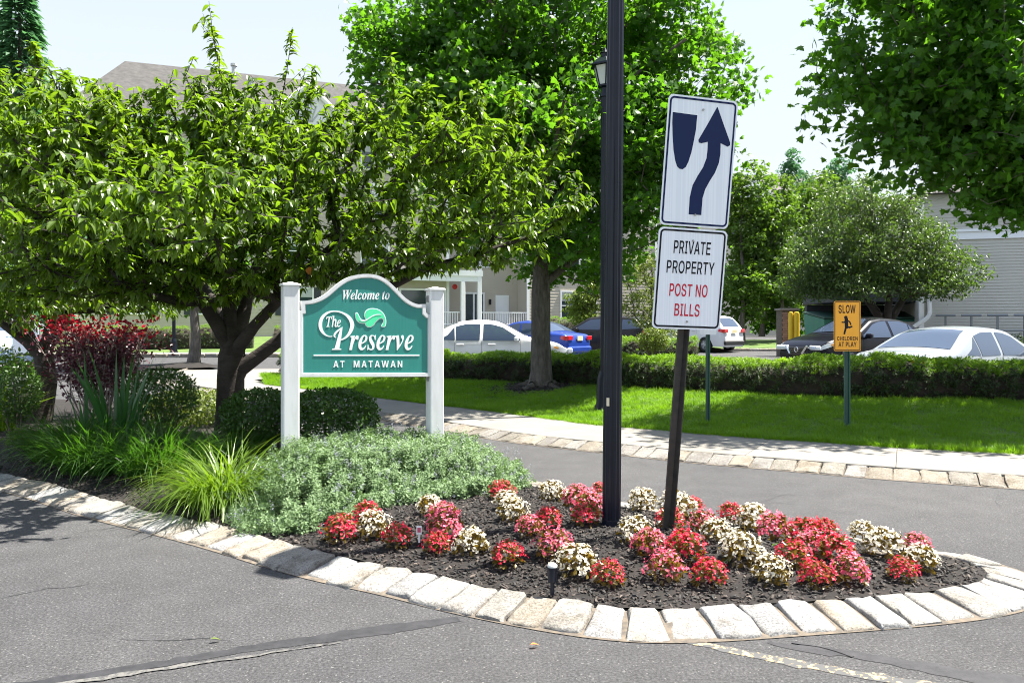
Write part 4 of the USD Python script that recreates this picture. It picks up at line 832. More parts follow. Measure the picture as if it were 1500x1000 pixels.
z0 = bedz(P[:, 0], P[:, 1]) + hz * rng.uniform(0.55, 1.0, len(P)) - 0.1
grad = np.column_stack([[cat_poly.exterior.distance(Point(q[0] + 0.1, q[1])) - cat_poly.exterior.distance(Point(q[0] - 0.1, q[1])) for q in P], [cat_poly.exterior.distance(Point(q[0], q[1] + 0.1)) - cat_poly.exterior.distance(Point(q[0], q[1] - 0.1)) for q in P]])
lean = np.clip(0.3 / np.maximum(hz, 0.1) - 0.75, 0, 1.2)[:, None] * grad / 0.2
scatter('/World/catmint', prot, np.column_stack([P, z0]), tilt=np.column_stack([lean[:, 1], -lean[:, 0]]) + rng.normal(0, 0.28, (len(P), 2)), scale=rng.uniform(0.75, 1.35, len(P)), seed=5, kind='stuff',
        label='mounded grey-green catmint spilling round the feet of the welcome sign', cat='catmint')

def clump(name, label, cat, loc, n, base_r, length, width, lean, droop, m, group=None, own=0, seed=0, up=1.0):
    rg = np.random.default_rng(seed); t = Th(name, label, cat, loc, group=group); V, Fc = blades(rg, n, base_r, length, width, lean, droop, up=up)
    o = np.argsort(V[:, :, 1].min(1)); 
    for i in o[:own]: t.part('blade', (V[i], Fc), m)
    t.part('blades', flat((V[o[own:]], Fc)), m, kind='stuff'); return t
def bp3(x, y): return (x, y, float(bedz(np.array([x]), np.array([y]))[0]) - 0.01)
clump('grass_clump', 'bright green arching grass clump left of the sign, lit by the sun', 'grass clump', bp3(-2.28, 6.25), 860, 0.28, 0.73, 0.0125, 1.0, 1.45, M['sedge'], own=40, seed=1)
for k, (x, y, n, L, lab) in enumerate([(-4.55, 8.15, 700, 0.72, 'leftmost dark green grass clump spilling onto the kerb'), (-3.95, 7.6, 760, 0.74, 'dark green grass clump below the upright iris leaves, second from the left'), (-3.3, 7.35, 700, 0.7, 'dark shaded grass clump in front of the clipped round shrub'), (-2.95, 8.0, 600, 0.55, 'low shaded grass clump at the foot of the cherry trunk'), (-4.9, 8.9, 500, 0.6, 'grass clump in front of the red leaved shrub, farthest back of the dark ones')]):
    clump('grass_clump', lab, 'grass clump', bp3(x, y), n, 0.36, L, 0.012, 0.9, 1.1, M['daylily'], 'dark grass clumps under the cherry tree', own=30, seed=10 + k)
clump('iris', 'upright sword-shaped iris leaves in front of the red leaved shrub', 'iris', bp3(-4.2, 8.4), 34, 0.14, 1.12, 0.06, 0.3, 0.18, M['irisblade'], own=30, seed=31)
clump('iris', 'single tall narrow iris leaf fan left of the larger iris', 'iris', bp3(-4.6, 8.5), 6, 0.05, 1.1, 0.04, 0.15, 0.12, M['irisblade'], own=6, seed=32)
clump('daylily', 'pale strap-leaved plant at the left edge behind the bed', 'daylily', bp3(-6.75, 10.3), 130, 0.22, 0.95, 0.026, 0.7, 0.7, M['sedge'], own=20, seed=33)
clump('dark_sedge', 'wispy dark sedge blades behind the catmint under the sign panel', 'sedge', bp3(-1.15, 8.3), 70, 0.22, 0.42, 0.012, 0.8, 0.9, M['daylily'], own=12, seed=34)

def shrub(name, label, cat, loc, half, leafm, n, L, core=0.72, t=OVAL, round_=0.55, seed=0, group=None, bumps=0.06, stems=10, gaps=0.0, low=0.12):
    """A clipped shrub: rounded box of leaves over twigs."""
    rg = np.random.default_rng(seed); th = Th(name, label, cat, loc, group=group); hx, hy, hz = half
    d = rdir(rg, n); e = 2 / (1 + round_ * 3.0) + 0.35; pnorm = (np.abs(d[:, 0]) ** (2 / e) + np.abs(d[:, 1]) ** (2 / e) + np.abs(d[:, 2]) ** (2 / e)) ** (-e / 2)
    q = d * pnorm[:, None] * rg.uniform(core, 1.0, n)[:, None] ** 0.5
    q *= 1 + bumps * (meshkit.fbm(d * 2.2 + seed, 3)[:, None] - 0.5) * 2
    if gaps: k = meshkit.noise(q * 4.5 + seed) > gaps * (1 - (q[:, 2] * 0.5 + 0.5)); q = q[k]; d = d[k]
    p = q * [hx, hy, hz] + [0, 0, hz + low]; n = len(p)
    V = leaves(t, p, d * 0.5 + rdir(rg, n), d * 0.7 + rdir(rg, n) * 0.6 + [0, 0, 0.35], L * rg.uniform(0.6, 1.25, n))
    th.part('foliage', flat(V), leafm, kind='stuff'); tw = MB()
    for i in range(stems):
        a = rg.uniform(0, 6.28); r0 = rg.uniform(0, 0.12); e3 = np.array([math.cos(a) * hx * rg.uniform(.2, .8), math.sin(a) * hy * rg.uniform(.2, .8), (hz * 2 + low) * rg.uniform(0.5, 0.9)]); s0 = np.array([math.cos(a) * r0, math.sin(a) * r0, -0.05]); mid = (s0 + e3) / 2 + rg.normal(0, 0.04, 3); mid[2] -= 0.05
        tw.tube([s0, mid, e3], [0.012, 0.008, 0.003], 5); 
        for _ in range(3): k = mid + (e3 - mid) * rg.uniform(0, .7); tw.tube([k, k + rg.normal(0, 0.1, 3) + [0, 0, .1]], [0.005, 0.002], 3)
    th.part('stems', tw, M['twig']); return th
shrub('clipped_shrub', 'rounded clipped shrub with see-through gaps left of the cherry trunk', 'shrub', bp3(-4.1, 9.15), (0.42, 0.4, 0.34), M['boxleaf'], 5600, 0.038, 0.45, round_=1.0, seed=2, gaps=0.62, low=0.2)
shrub('clipped_shrub', 'low clipped dark shrub behind the right part of the sign panel', 'shrub', bp3(-1.92, 8.35), (0.5, 0.4, 0.29), M['boxleaf'], 7000, 0.04, 0.6, round_=1.2, seed=3)
shrub('clipped_shrub', 'low clipped dark shrub between the cherry trunk and the left sign post', 'shrub', bp3(-2.75, 8.6), (0.4, 0.4, 0.28), M['boxleaf'], 6000, 0.04, 0.6, round_=1.2, seed=4)
shrub('dark_shrub', 'narrow dark upright shrub beside the second cherry trunk', 'shrub', bp3(-6.35, 10.1), (0.26, 0.3, 0.42), M['boxleaf'], 3400, 0.035, 0.55, seed=5)
shrub('golden_shrub', 'sunlit yellow-green low shrub behind the cherry trunk', 'shrub', bp3(-4.45, 10.9), (0.75, 0.5, 0.26), M['yellowleaf'], 4200, 0.045, 0.4, seed=6, low=0.0)
shrub('ground_shrub', 'low yellow-green plant between the iris and the clipped shrub', 'shrub', bp3(-4.0, 8.55), (0.5, 0.3, 0.16), M['paleleaf'], 1600, 0.05, 0.4, seed=16, low=0.0)
shrub('leafy_shrub', 'light leafy shrub at the left edge under the second cherry tree', 'shrub', bp3(-7.6, 11.5), (0.9, 0.6, 0.55), M['paleleaf'], 3000, 0.07, 0.4, t=CHERRY, seed=7, low=0.0)
shrub('leafy_weed', 'small leafy plant on the mulch at the left edge', 'plant', bp3(-5.55, 8.95), (0.22, 0.2, 0.1), M['paleleaf'], 400, 0.05, 0.3, seed=8, low=0.0)
# the red leaved shrub: many bare stems, a flat head of red and purple leaves
rs = Th('red_shrub', 'flat-topped shrub with red and purple leaves on bare grey stems', 'shrub', bp3(-5.2, 9.95)); rg = np.random.default_rng(9); st = MB(); tips = []
for i in range(60):
    a = rg.uniform(0, 6.28); r0 = rg.uniform(0, 0.3); s0 = np.array([math.cos(a) * r0, math.sin(a) * r0 * 0.7, -0.05]); e3 = np.array([rg.uniform(-0.88, 0.72), rg.uniform(-0.42, 0.42), rg.uniform(1.08, 1.44)])
    mid = s0 + (e3 - s0) * 0.5 + rg.normal(0, 0.06, 3); st.tube([s0, mid, e3], [0.009, 0.007, 0.003], 5)
    for _ in range(9): k = mid + (e3 - mid) * rg.uniform(-0.4, 1); e4 = k + rg.normal(0, 0.13, 3) + [0, 0, 0.1]; st.tube([k, e4], [0.004, 0.0015], 3); tips += [e4, (e4 + k) / 2]
tips = np.array(tips); k = rg.integers(0, len(tips), 9000); p = tips[k] + rg.normal(0, 0.06, (len(k), 3)); p[:, 2] = np.minimum(p[:, 2], 1.47 + 0.04 * np.sin(p[:, 0] * 9)); keep = (p[:, 2] > 0.42 + 0.5 * rg.uniform(0, 1, len(p)) ** 0.8); p = p[keep]
V, Fc = leaves(OVAL, p, rdir(rg, len(p)) + [0, 0, 0.3], rdir(rg, len(p)) + [0, 0, 0.7], rg.uniform(0.03, 0.062, len(p)))
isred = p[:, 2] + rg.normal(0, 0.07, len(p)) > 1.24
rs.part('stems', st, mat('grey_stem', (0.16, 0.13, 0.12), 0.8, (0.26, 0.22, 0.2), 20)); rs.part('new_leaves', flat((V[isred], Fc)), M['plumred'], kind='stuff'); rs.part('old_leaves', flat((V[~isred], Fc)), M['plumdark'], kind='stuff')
# small things in the bed and on the road
pl_ = gp(809, 857, 0.11); t = Th('path_light', 'small black garden path light on a stake beside a white begonia', 'path light', pl_)
t.part('body', MB().lathe([(0.0, -0.05), (0.011, -0.05), (0.011, 0.018), (0.024, 0.022), (0.027, 0.085), (0.030, 0.088), (0.030, 0.098), (0.0, 0.098)], n=16), M['black'], smooth=40); t.part('lens', MB().lathe([(0.026, 0.098), (0.027, 0.108), (0.015, 0.118), (0.0, 0.12)], n=16), M['frost'], smooth=True)
pt = gp(614, 791, 0.12); t = Th('plant_tag', 'tiny white and pink plant tag stuck in the mulch', 'plant tag', pt); t.part('stake', MB().box((0, 0, 0.02), (0.012, 0.002, 0.07)), M['white']); t.part('card', MB().box((0, -0.003, 0.065), (0.034, 0.003, 0.055), 0, 0.001), M['white']); t.part('picture', MB().box((0, -0.0055, 0.067), (0.022, 0.002, 0.03)), M['begpink'])
for k, (x, y, c, lab) in enumerate([(777, 947, 'orangeleaf', 'single fallen orange leaf on the asphalt in front of the kerb'), (308, 939, 'yellowleaf', 'small yellowish leaf lying on the asphalt at lower left')]):
    p = gp(x, y, 0.008); V, Fc = leaves(CHERRY, np.array([p]), np.array([[1, 0.4, 0.1]]), np.array([[0, 0, 1.0]]), [0.045]); solo('fallen_leaf', (V[0] + [0, 0, 0.012], Fc), M[c], lab, 'leaf')
wd = [gp(x, y, 0.12) for x, y in [(1066, 823), (710, 858), (768, 868), (1026, 880), (1184, 846), (1443, 840), (1330, 880 - 12), (617, 742), (1158, 866), (700, 850), (1135, 800), (1360, 850)]]
wd = [q for q in wd if bed.buffer(-0.14).contains(Point(*q[:2]))]
scatter('/World/weeds', [(flat(sprig(rng, 9, OVAL, 0.03, 0.04, 0.02, 1.0, 0.3)), M['paleleaf']) for _ in range(3)], np.array(wd) + [0, 0, -0.01], scale=rng.uniform(0.7, 1.2, len(wd)), seed=8, kind='stuff', label='tiny green weed seedlings sprouting in the bark mulch', cat='weeds')
# ------------------------------------------------------------------ hedges
def hedge(name, label, cat, Q, Lq, s0, s1, w, h0, h1, zf, dens, seed, group=None, side=1, ends=True):
    """A clipped yew hedge along a line: rounded top, dense tips above, bare twigs low down."""
    rg = np.random.default_rng(seed); th = Th(name, label, cat, (*at(Q, Lq, (s0 + s1) / 2)[:2], 0), group=group)
    prof = np.array([(0.12, 0.0), (0.02, 0.25), (0.0, 0.55), (0.03, 0.74), (0.12, 0.88), (0.3, 0.97), (0.5, 1.0), (0.7, 0.97), (0.88, 0.88), (0.97, 0.74), (1.0, 0.55), (0.98, 0.25), (0.88, 0.0)])
    pl = np.concatenate([[0], np.cumsum(np.linalg.norm(np.diff(prof * [w, (h0 + h1) / 2], axis=0), axis=1))])
    def surf(s, v, k=1.0):                                  # s along, v round the profile
        c = at(Q, Lq, s)[:, :2]; n_ = normal_at(Q, Lq, s); n_ = np.where(n_[:, 1:2] < 0, -n_, n_) * side
        a, b = np.interp(v * pl[-1], pl, prof[:, 0]), np.interp(v * pl[-1], pl, prof[:, 1]); h = h0 + (h1 - h0) * (1.3 * meshkit.fbm(np.column_stack([s * 0.9 + seed, s * 0, s * 0]), 3) - 0.1)
        a = 0.5 + (a - 0.5) * k
        bump = (meshkit.fbm(np.column_stack([s * 1.8, v * 4, s * 0 + seed]), 3) - 0.5) * 0.16 * w
        p = c + n_ * (a * w)[:, None]; z = b * h * (0.5 + 0.5 * k)
        d = np.column_stack([n_ * ((a - 0.5) * 2)[:, None], (b - 0.45) * 1.4]); d = nrm(d)
        return np.column_stack([p, z + zf(p)]) + d * bump[:, None], d
    S = np.linspace(s0, s1, int((s1 - s0) / 0.25) + 2); Vv = np.linspace(0, 1, 15); ss_, vv = np.meshgrid(S, Vv, indexing='ij'); V, _ = surf(ss_.ravel(), vv.ravel(), 0.86); m = len(Vv)
    i, j = np.meshgrid(np.arange(len(S) - 1), np.arange(m - 1), indexing='ij'); f = np.stack([i * m + j, i * m + j + 1, (i + 1) * m + j + 1, (i + 1) * m + j], -1).reshape(-1, 4); f = np.vstack([f[:, [0, 1, 2]], f[:, [0, 2, 3]]])
    capf = [(0, k + 1, k) for k in range(1, m - 1)] + [((len(S) - 1) * m, (len(S) - 1) * m + k, (len(S) - 1) * m + k + 1) for k in range(1, m - 1)]
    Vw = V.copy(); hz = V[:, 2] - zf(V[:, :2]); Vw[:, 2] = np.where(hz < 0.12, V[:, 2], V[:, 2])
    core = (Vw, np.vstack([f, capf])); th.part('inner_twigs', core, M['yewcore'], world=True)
    n = int(dens * (s1 - s0) * pl[-1]); s = rg.uniform(s0, s1, n); v = rg.uniform(0, 1, n)
    if ends:
        ne = n // 26; e = rg.choice([s0, s1], ne); s = np.concatenate([s, e + rg.normal(0, 0.02, ne)]); v = np.concatenate([v, rg.uniform(0, 1, ne)])
    kk = np.ones(len(s)); 
    if ends: kk[-ne:] = rg.uniform(0, 1, ne)
    p, d = surf(s, v, 0.93) ; p2, _ = surf(s, v, 0.93 * kk); p = np.where(kk[:, None] < 1, p2, p)
    hgt = p[:, 2] - zf(p[:, :2]); rel = hgt / ((h0 + h1) / 2)
    keep = rg.uniform(0, 1, len(p)) < np.clip(0.35 + rel * 1.2, 0, 1); p, d, rel = p[keep], d[keep], rel[keep]
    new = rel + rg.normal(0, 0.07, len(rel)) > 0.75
    ax_ = np.column_stack([-d[:, 1], d[:, 0]]) ; lean = np.arccos(np.clip(d[:, 2], -1, 1))[:, None] * 0.75; tl = nrm(np.column_stack([ax_, 0 * rel]) + 1e-9)[:, :2] * lean
    def tip(L, n): 
        a = MB(); a.add(*flat(sprig(rg, n, (np.array([(0, 0, 0), (0.4, -0.13, 0), (1, 0, -0.1), (0.4, 0.13, 0)], float), np.array([(0, 1, 2), (0, 2, 3)])), L, 0.09, 0.03, 0.9, 0.5))); return a.mesh()
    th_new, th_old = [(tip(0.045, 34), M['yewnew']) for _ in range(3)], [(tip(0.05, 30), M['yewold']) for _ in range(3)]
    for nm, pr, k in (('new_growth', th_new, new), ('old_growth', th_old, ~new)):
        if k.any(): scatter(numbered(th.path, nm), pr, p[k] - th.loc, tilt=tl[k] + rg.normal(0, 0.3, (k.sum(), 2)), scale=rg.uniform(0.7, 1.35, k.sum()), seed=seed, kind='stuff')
    return th
hz_ = lambda p: np.full(len(p), 0.345)
hedge('hedge', 'long clipped yew hedge along the top of the lawn, in front of the parked cars', 'hedge', HQ, HL, 1.5, HL[-1] - 0.6, 1.15, 0.51, 0.61, hz_, 210, 41)
def line(a, b, n=50): q = np.linspace(a, b, n); return q, np.concatenate([[0], np.cumsum(np.linalg.norm(np.diff(q, axis=0), axis=1))])
Tz = lambda p: T(p[:, 1])
q, L = line((2.9, 22.3), (5.1, 21.7)); hedge('hedge', 'short clipped hedge in the parking lot behind the sign posts', 'hedge', q, L, 0, L[-1], 0.9, 1.0, 1.05, Tz, 160, 42)
q, L = line((1.9, 41.5), (5.2, 42.6)); hedge('hedge', 'clipped hedge in front of the house to the right of the maple trunk', 'hedge', q, L, 0, L[-1], 1.3, 1.55, 1.65, Tz, 60, 43)
for k, (a, b, lab) in enumerate([((-18.5, 35.2), (-14.9, 36.2), 'clipped hedge block far left beyond the side street'), ((-14.5, 36.3), (-12.2, 36.9), 'clipped hedge block beyond the street, behind the thin tree'), ((-11.3, 37.2), (-9.2, 37.6), 'hedge block at the house wall left of the welcome sign')]):
    q, L = line(a, b); hedge('hedge', lab, 'hedge', q, L, 0, L[-1], 1.1, 1.05, 1.15, lambda p: T(p[:, 1]) + 0.12, 70, 44 + k, 'hedges before the left house')
shrub('yellow_bush', 'bright yellow-green bush between the two hedges behind the sign post', 'bush', px(957, 524, 18.2), (0.38, 0.3, 0.3), M['yellowleaf'], 1500, 0.07, 0.3, t=CHERRY, seed=51)

# ------------------------------------------------------------------ the flowering cherry in the bed
rng = np.random.default_rng(77)
cb = np.array([-3.46, 9.6, 0.1]); fork = px(345, 505, 9.6)
def lim(*p): return [(*px(x, y, Y), r) for x, y, Y, r in p]
trunks = [[(*cb, 0.215), (*px(334, 650, 9.6), 0.18), (*px(337, 600, 9.6), 0.165), (*px(338, 555, 9.6), 0.16), (*px(340, 520, 9.6), 0.16), (*px(342, 500, 9.6), 0.13)],
          lim((338, 510, 9.6, 0.1), (318, 475, 9.5, 0.085), (295, 440, 9.4, 0.07), (262, 390, 9.2, 0.055), (215, 340, 9.0, 0.04), (150, 300, 8.9, 0.028)),
          lim((335, 490, 9.6, 0.07), (322, 455, 9.9, 0.06), (285, 395, 10.3, 0.045), (240, 330, 10.6, 0.03)),
          lim((342, 500, 9.6, 0.1), (336, 455, 9.6, 0.085), (332, 400, 9.5, 0.065), (338, 330, 9.3, 0.045), (350, 250, 9.2, 0.03)),
          lim((344, 500, 9.6, 0.1), (358, 455, 9.7, 0.085), (368, 410, 9.8, 0.065), (395, 340, 9.9, 0.045), (420, 260, 9.8, 0.03)),
          lim((348, 510, 9.55, 0.09), (372, 478, 9.4, 0.07), (408, 440, 9.2, 0.06), (440, 400, 9.0, 0.05), (500, 350, 8.8, 0.04), (560, 300, 8.6, 0.026)),
          lim((352, 540, 9.6, 0.10), (380, 520, 9.6, 0.085), (420, 490, 9.6, 0.078), (480, 452, 9.5, 0.07), (560, 425, 9.35, 0.06), (620, 395, 9.2, 0.046), (700, 372, 9.0, 0.034), (780, 345, 8.9, 0.022))]
blobs = [(*px(70, 300, 8.6), 1.5, 1.5, 1.0), (*px(40, 190, 9.3), 1.1, 1.3, 0.8), (*px(190, 290, 8.9), 1.3, 1.7, 0.95), (*px(170, 380, 8.4), 1.2, 1.0, 0.5), (*px(330, 270, 9.2), 1.3, 1.7, 0.85), (*px(320, 370, 8.3), 1.1, 0.9, 0.5), (*px(450, 280, 9.0), 1.2, 1.6, 0.9),
         (*px(460, 370, 8.4), 1.0, 0.8, 0.35), (*px(580, 270, 8.8), 1.1, 1.5, 0.85), (*px(600, 340, 8.5), 1.0, 1.0, 0.45), (*px(690, 270, 8.8), 0.9, 1.3, 0.8), (*px(770, 300, 8.8), 0.72, 1.0, 0.62), (*px(700, 350, 8.6), 0.9, 0.9, 0.3), (*px(110, 400, 9.6), 1.3, 0.9, 0.3), (*px(260, 400, 8.8), 1.2, 1.0, 0.35), (*px(380, 400, 8.6), 0.9, 0.8, 0.28), (*px(90, 250, 8.3), 1.2, 1.2, 1.0), (*px(390, 320, 8.2), 1.2, 1.0, 0.8), (*px(560, 330, 8.2), 1.1, 0.9, 0.6), (*px(230, 330, 8.0), 1.2, 0.9, 0.8),
         (*px(120, 410, 8.6), 1.2, 0.9, 0.28), (*px(260, 420, 8.8), 0.9, 0.9, 0.22), (*px(420, 405, 8.6), 0.8, 0.8, 0.2), (*px(520, 385, 8.6), 0.9, 0.8, 0.22), (*px(650, 375, 8.6), 0.8, 0.8, 0.2), (*px(255, 190, 9.0), 0.8, 1.2, 0.42), (*px(330, 180, 9.2), 0.75, 1.1, 0.42), (*px(180, 190, 8.8), 0.7, 1.0, 0.4), (*px(415, 180, 9.2), 0.7, 1.0, 0.4), (*px(320, 128, 9.3), 0.42, 0.6, 0.36), (*px(280, 140, 9.1), 0.32, 0.5, 0.3), (*px(425, 135, 9.4), 0.34, 0.5, 0.36), (*px(50, 150, 9.0), 0.8, 1.1, 0.45), (*px(140, 175, 8.8), 0.8, 1.1, 0.42), (*px(215, 165, 9.0), 0.5, 0.9, 0.35), (*px(300, 160, 9.2), 0.65, 1.0, 0.4), (*px(375, 165, 9.2), 0.6, 1.0, 0.4), (*px(570, 175, 8.8), 0.6, 0.9, 0.4), (*px(690, 185, 8.7), 0.5, 0.9, 0.4), (*px(130, 215, 8.6), 0.9, 1.2, 0.55), (*px(235, 235, 8.8), 0.8, 1.2, 0.5), (*px(330, 225, 9.0), 0.8, 1.2, 0.55), (*px(430, 220, 9.0), 0.8, 1.2, 0.55), (*px(530, 225, 8.8), 0.8, 1.2, 0.5), (*px(640, 215, 8.7), 0.75, 1.1, 0.5), (*px(735, 240, 8.6), 0.6, 1.0, 0.5),
         (*px(235, 290, 6.7), 0.8, 0.8, 0.5), (*px(330, 290, 6.6), 0.75, 0.7, 0.45), (*px(130, 300, 6.9), 0.8, 0.9, 0.5), (*px(400, 290, 7.4), 0.6, 0.7, 0.4), (*px(255, 285, 6.05), 0.55, 0.55, 0.32), (*px(330, 280, 6.1), 0.45, 0.5, 0.3), (*px(170, 295, 6.3), 0.6, 0.6, 0.35)]
shoots = [((345, 200), (318, 90), (306, 2), 9.3), ((335, 210), (330, 150), (345, 105), 9.2), ((395, 210), (415, 120), (428, 40), 9.4), ((440, 210), (450, 150), (462, 95), 9.2), ((150, 210), (195, 160), (212, 130), 9.0), ((120, 210), (110, 150), (98, 110), 8.9), ((50, 150), (55, 100), (48, 60), 9.2), ((280, 215), (285, 160), (290, 110), 9.1),
          ((580, 220), (575, 140), (572, 78), 8.7), ((520, 225), (530, 180), (545, 150), 8.9), ((630, 220), (622, 170), (632, 118), 8.7), ((680, 220), (690, 170), (700, 118), 8.6), ((720, 230), (745, 170), (755, 130), 8.6), ((780, 270), (812, 220), (828, 170), 8.6), ((800, 330), (850, 300), (868, 285), 8.7), ((250, 220), (240, 170), (228, 140), 9.1), ((480, 225), (492, 180), (505, 140), 8.9), ((655, 230), (660, 190), (668, 160), 9.0)]
for a, b, c, Y in shoots: trunks.append([(*px(*a, Y), 0.013), (*px(*b, Y), 0.009), (*px(*c, Y), 0.004)])
ct = Th('cherry_tree', 'spreading cherry tree with drooping leaves growing behind the welcome sign', 'tree', cb)
tips = blob_points(rng, 3000, blobs, 0.38); P, par, r, ends = grow(trunks[:7], tips, rng, step=0.28, pref=0.3, wig=0.07, lift=-0.06)
thick = r >= 0.028
ct.part('trunk', limbs(P, np.where(thick, par, -1), r), M['bark'], smooth=60, world=True)
tw = limbs(P, np.where(thick, -1, par), r)
PP, DD = [], []
k = np.repeat(np.arange(len(ends)), 14); tip, bk = P[ends][k], P[par[ends]][k]; bk2 = P[np.maximum(par[par[ends]], 0)][k]; u = rng.uniform(-0.7, 1.05, len(k))[:, None]
PP.append(np.where(u < 0, bk + (bk2 - bk) * (-u), bk + (tip - bk) * u)); DD.append(nrm(tip - bk))
for a, b, c, Y in shoots:
    q = spline([px(*a, Y), px(*b, Y) + rng.normal(0, 0.02, 3), px(*c, Y)], 40)[0]; near = int(np.linalg.norm(P - q[0], axis=1).argmin()); q = np.vstack([P[near], q]); tw.tube(q, np.linspace(0.011, 0.0025, len(q)), 4)
    s_ = rng.uniform(0.05, 1, 84); PP.append(q[1:][(s_ ** 0.8 * 39).astype(int)]); DD.append(np.tile([0, 0, 1.0], (84, 1)))
    for _ in range(6):
        j = rng.integers(4, 30); e = q[j] + rng.normal(0, 0.13, 3) + [0, 0, 0.12]; tw.tube([q[j], e], [0.004, 0.002], 3); PP.append(q[j] + (e - q[j]) * rng.uniform(0.1, 1, 9)[:, None]); DD.append(np.tile(nrm(e - q[j]), (9, 1)))
ct.part('branches', tw, M['bark'], world=True, kind='stuff')
PP, DD = np.vstack(PP), np.vstack(DD); n = len(PP); h = rdir(rng, n); h[:, 2] = np.abs(h[:, 2]) * 0.2; h = nrm(h)
D = h + DD * 0.35 + np.array([0, 0, -1.0]) * rng.uniform(0.0, 1.3, n)[:, None]
N = np.array([0, 0, 1.0]) + h * 0.7 + rdir(rng, n) * 0.35
split_leaves(ct, leaves(CHERRY, PP + rng.normal(0, 0.012, (n, 3)), D, N, 0.112 * rng.uniform(0.6, 1.2, n)), M['cherryleaf'], 300)
o = px(453, 397, 8.3); V, Fc = leaves(tmpl_leaf(0.2, 0.1, 0.95, 3), np.array([o + [0, 0, 0.045]]), np.array([[0.15, -0.1, -1.0]]), np.array([[0.1, -1.0, 0.2]]), [0.09])
ct.part('leaf', (V[0], Fc), M['orangeleaf'], world=True, label='orange turned leaf hanging above the left sign post')

# the second cherry, at the left edge
cb2 = np.array([-6.75, 11.2, 0.1]); Y = 11.2
tr2 = [[(*cb2, 0.17), (*px(68, 560, Y), 0.14), (*px(64, 520, Y), 0.13)], lim((64, 520, Y, 0.1), (40, 500, Y, 0.08), (0, 470, Y, 0.06), (-60, 430, 11.0, 0.04)), lim((62, 515, Y, 0.08), (30, 488, Y, 0.06), (-30, 455, 11.4, 0.04)), lim((66, 515, Y, 0.09), (75, 470, Y, 0.07), (85, 400, Y, 0.05)), lim((66, 515, Y, 0.08), (100, 455, 11.4, 0.06), (150, 410, 11.6, 0.04))]
canopy('cherry_tree', 'second cherry tree at the left edge behind the red leaved shrub', 'tree', cb2, tr2, [(*px(0, 380, 11), 1.6, 1.4, 0.75), (*px(110, 400, 11.8), 1.5, 1.3, 0.6), (*px(60, 270, 11.4), 2.0, 1.5, 0.9), (*px(210, 420, 12.2), 0.9, 1.0, 0.45), (*px(-60, 300, 10.5), 1.5, 1.5, 1.0), (*px(60, 440, 10.8), 1.0, 0.8, 0.28), (*px(-10, 430, 10.6), 0.9, 0.8, 0.3), (*px(260, 430, 12.6), 1.1, 0.8, 0.28), (*px(350, 420, 12.8), 0.8, 0.8, 0.3), (*px(150, 445, 11.6), 0.9, 0.7, 0.25), (*px(20, 455, 10.2), 0.6, 0.6, 0.2)], M['cherryleaf'], CHERRY, 1000, 11, 0.115, rng, M['bark'], mode='twig', droop=0.75)

# ------------------------------------------------------------------ maples
mb = np.array([0.57, 15.55, 0.32])
def ptrunk(base, top, r, nseg=8, wob=0.05, seed=0):
    rg = np.random.default_rng(seed); t = np.linspace(0, 1, nseg); p = base * (1 - t[:, None]) + top * t[:, None]; p[1:-1, :2] += rg.normal(0, wob, (nseg - 2, 2)); return [(*q, max(r * (1 - 0.85 * a) , 0.03)) for q, a in zip(p, t)]
tr = [[(*mb, 0.34), (*(mb + [0, 0, 0.1]), 0.27), (*(mb + [0.01, 0, 0.3]), 0.225), (*(mb + [0.0, 0, 0.9]), 0.2), (*(mb + [0.0, 0, 1.9]), 0.195)] + ptrunk(mb + [0, 0, 2.2], mb + [0.1, 0, 9.5], 0.17, 10, 0.06, 1)]
for i in range(9):
    a = i * 2.4; z0 = 2.0 + i * 0.5; e = mb + [math.cos(a) * 3.0, math.sin(a) * 3.0, z0 + 1.8]; s0 = mb + [0, 0, z0]; tr.append([(*s0, 0.08), (*(s0 + (e - s0) * 0.4 + [0, 0, 0.25]), 0.06), (*e, 0.025)])
for k in range(5):
    a = k * 1.26 + 0.3; tr.append([(*(mb + [0, 0, 0.12]), 0.12), (*(mb + [math.cos(a) * 0.3, math.sin(a) * 0.3, 0.06]), 0.085), (*(mb + [math.cos(a) * 0.62, math.sin(a) * 0.62, -0.02]), 0.04)])
bl = [(0.6, 15.5, 5.2, 3.3, 3.0, 1.5), (-1.2, 15.2, 6.0, 1.8, 2.0, 1.2), (2.6, 15.2, 5.0, 1.6, 2.0, 1.1), (3.3, 15.4, 6.3, 1.4, 1.6, 0.9), (0.6, 15.6, 7.6, 2.7, 2.3, 1.4), (-1.9, 15.4, 7.2, 1.3, 1.6, 0.8), (2.4, 14.6, 3.6, 1.2, 1.2, 0.6), (0.3, 14.4, 3.3, 1.6, 1.2, 0.55), (1.3, 16.2, 3.0, 1.7, 1.2, 0.6), (0.5, 15.6, 9.4, 1.5, 1.5, 1.1), (2.9, 15.4, 7.4, 1.3, 1.5, 0.8)]
canopy('maple_tree', 'tall maple with dark trunk on the lawn behind the lamp post', 'tree', mb, tr, bl, M['mapleleaf'], MAPLE, 2000, 25, 0.122, rng, M['maplebark'], spread=0.42, ntop=300, shell=0.35, droop=0.35)
mb2 = np.array([9.3, 11.9, 0.34])
tr = [[(*mb2, 0.32), (*(mb2 + [0, 0, 0.25]), 0.22), (*(mb2 + [0, 0, 2.4]), 0.18)] + ptrunk(mb2 + [0, 0, 2.6], mb2 + [0, 0, 9], 0.16, 9, 0.05, 2)]
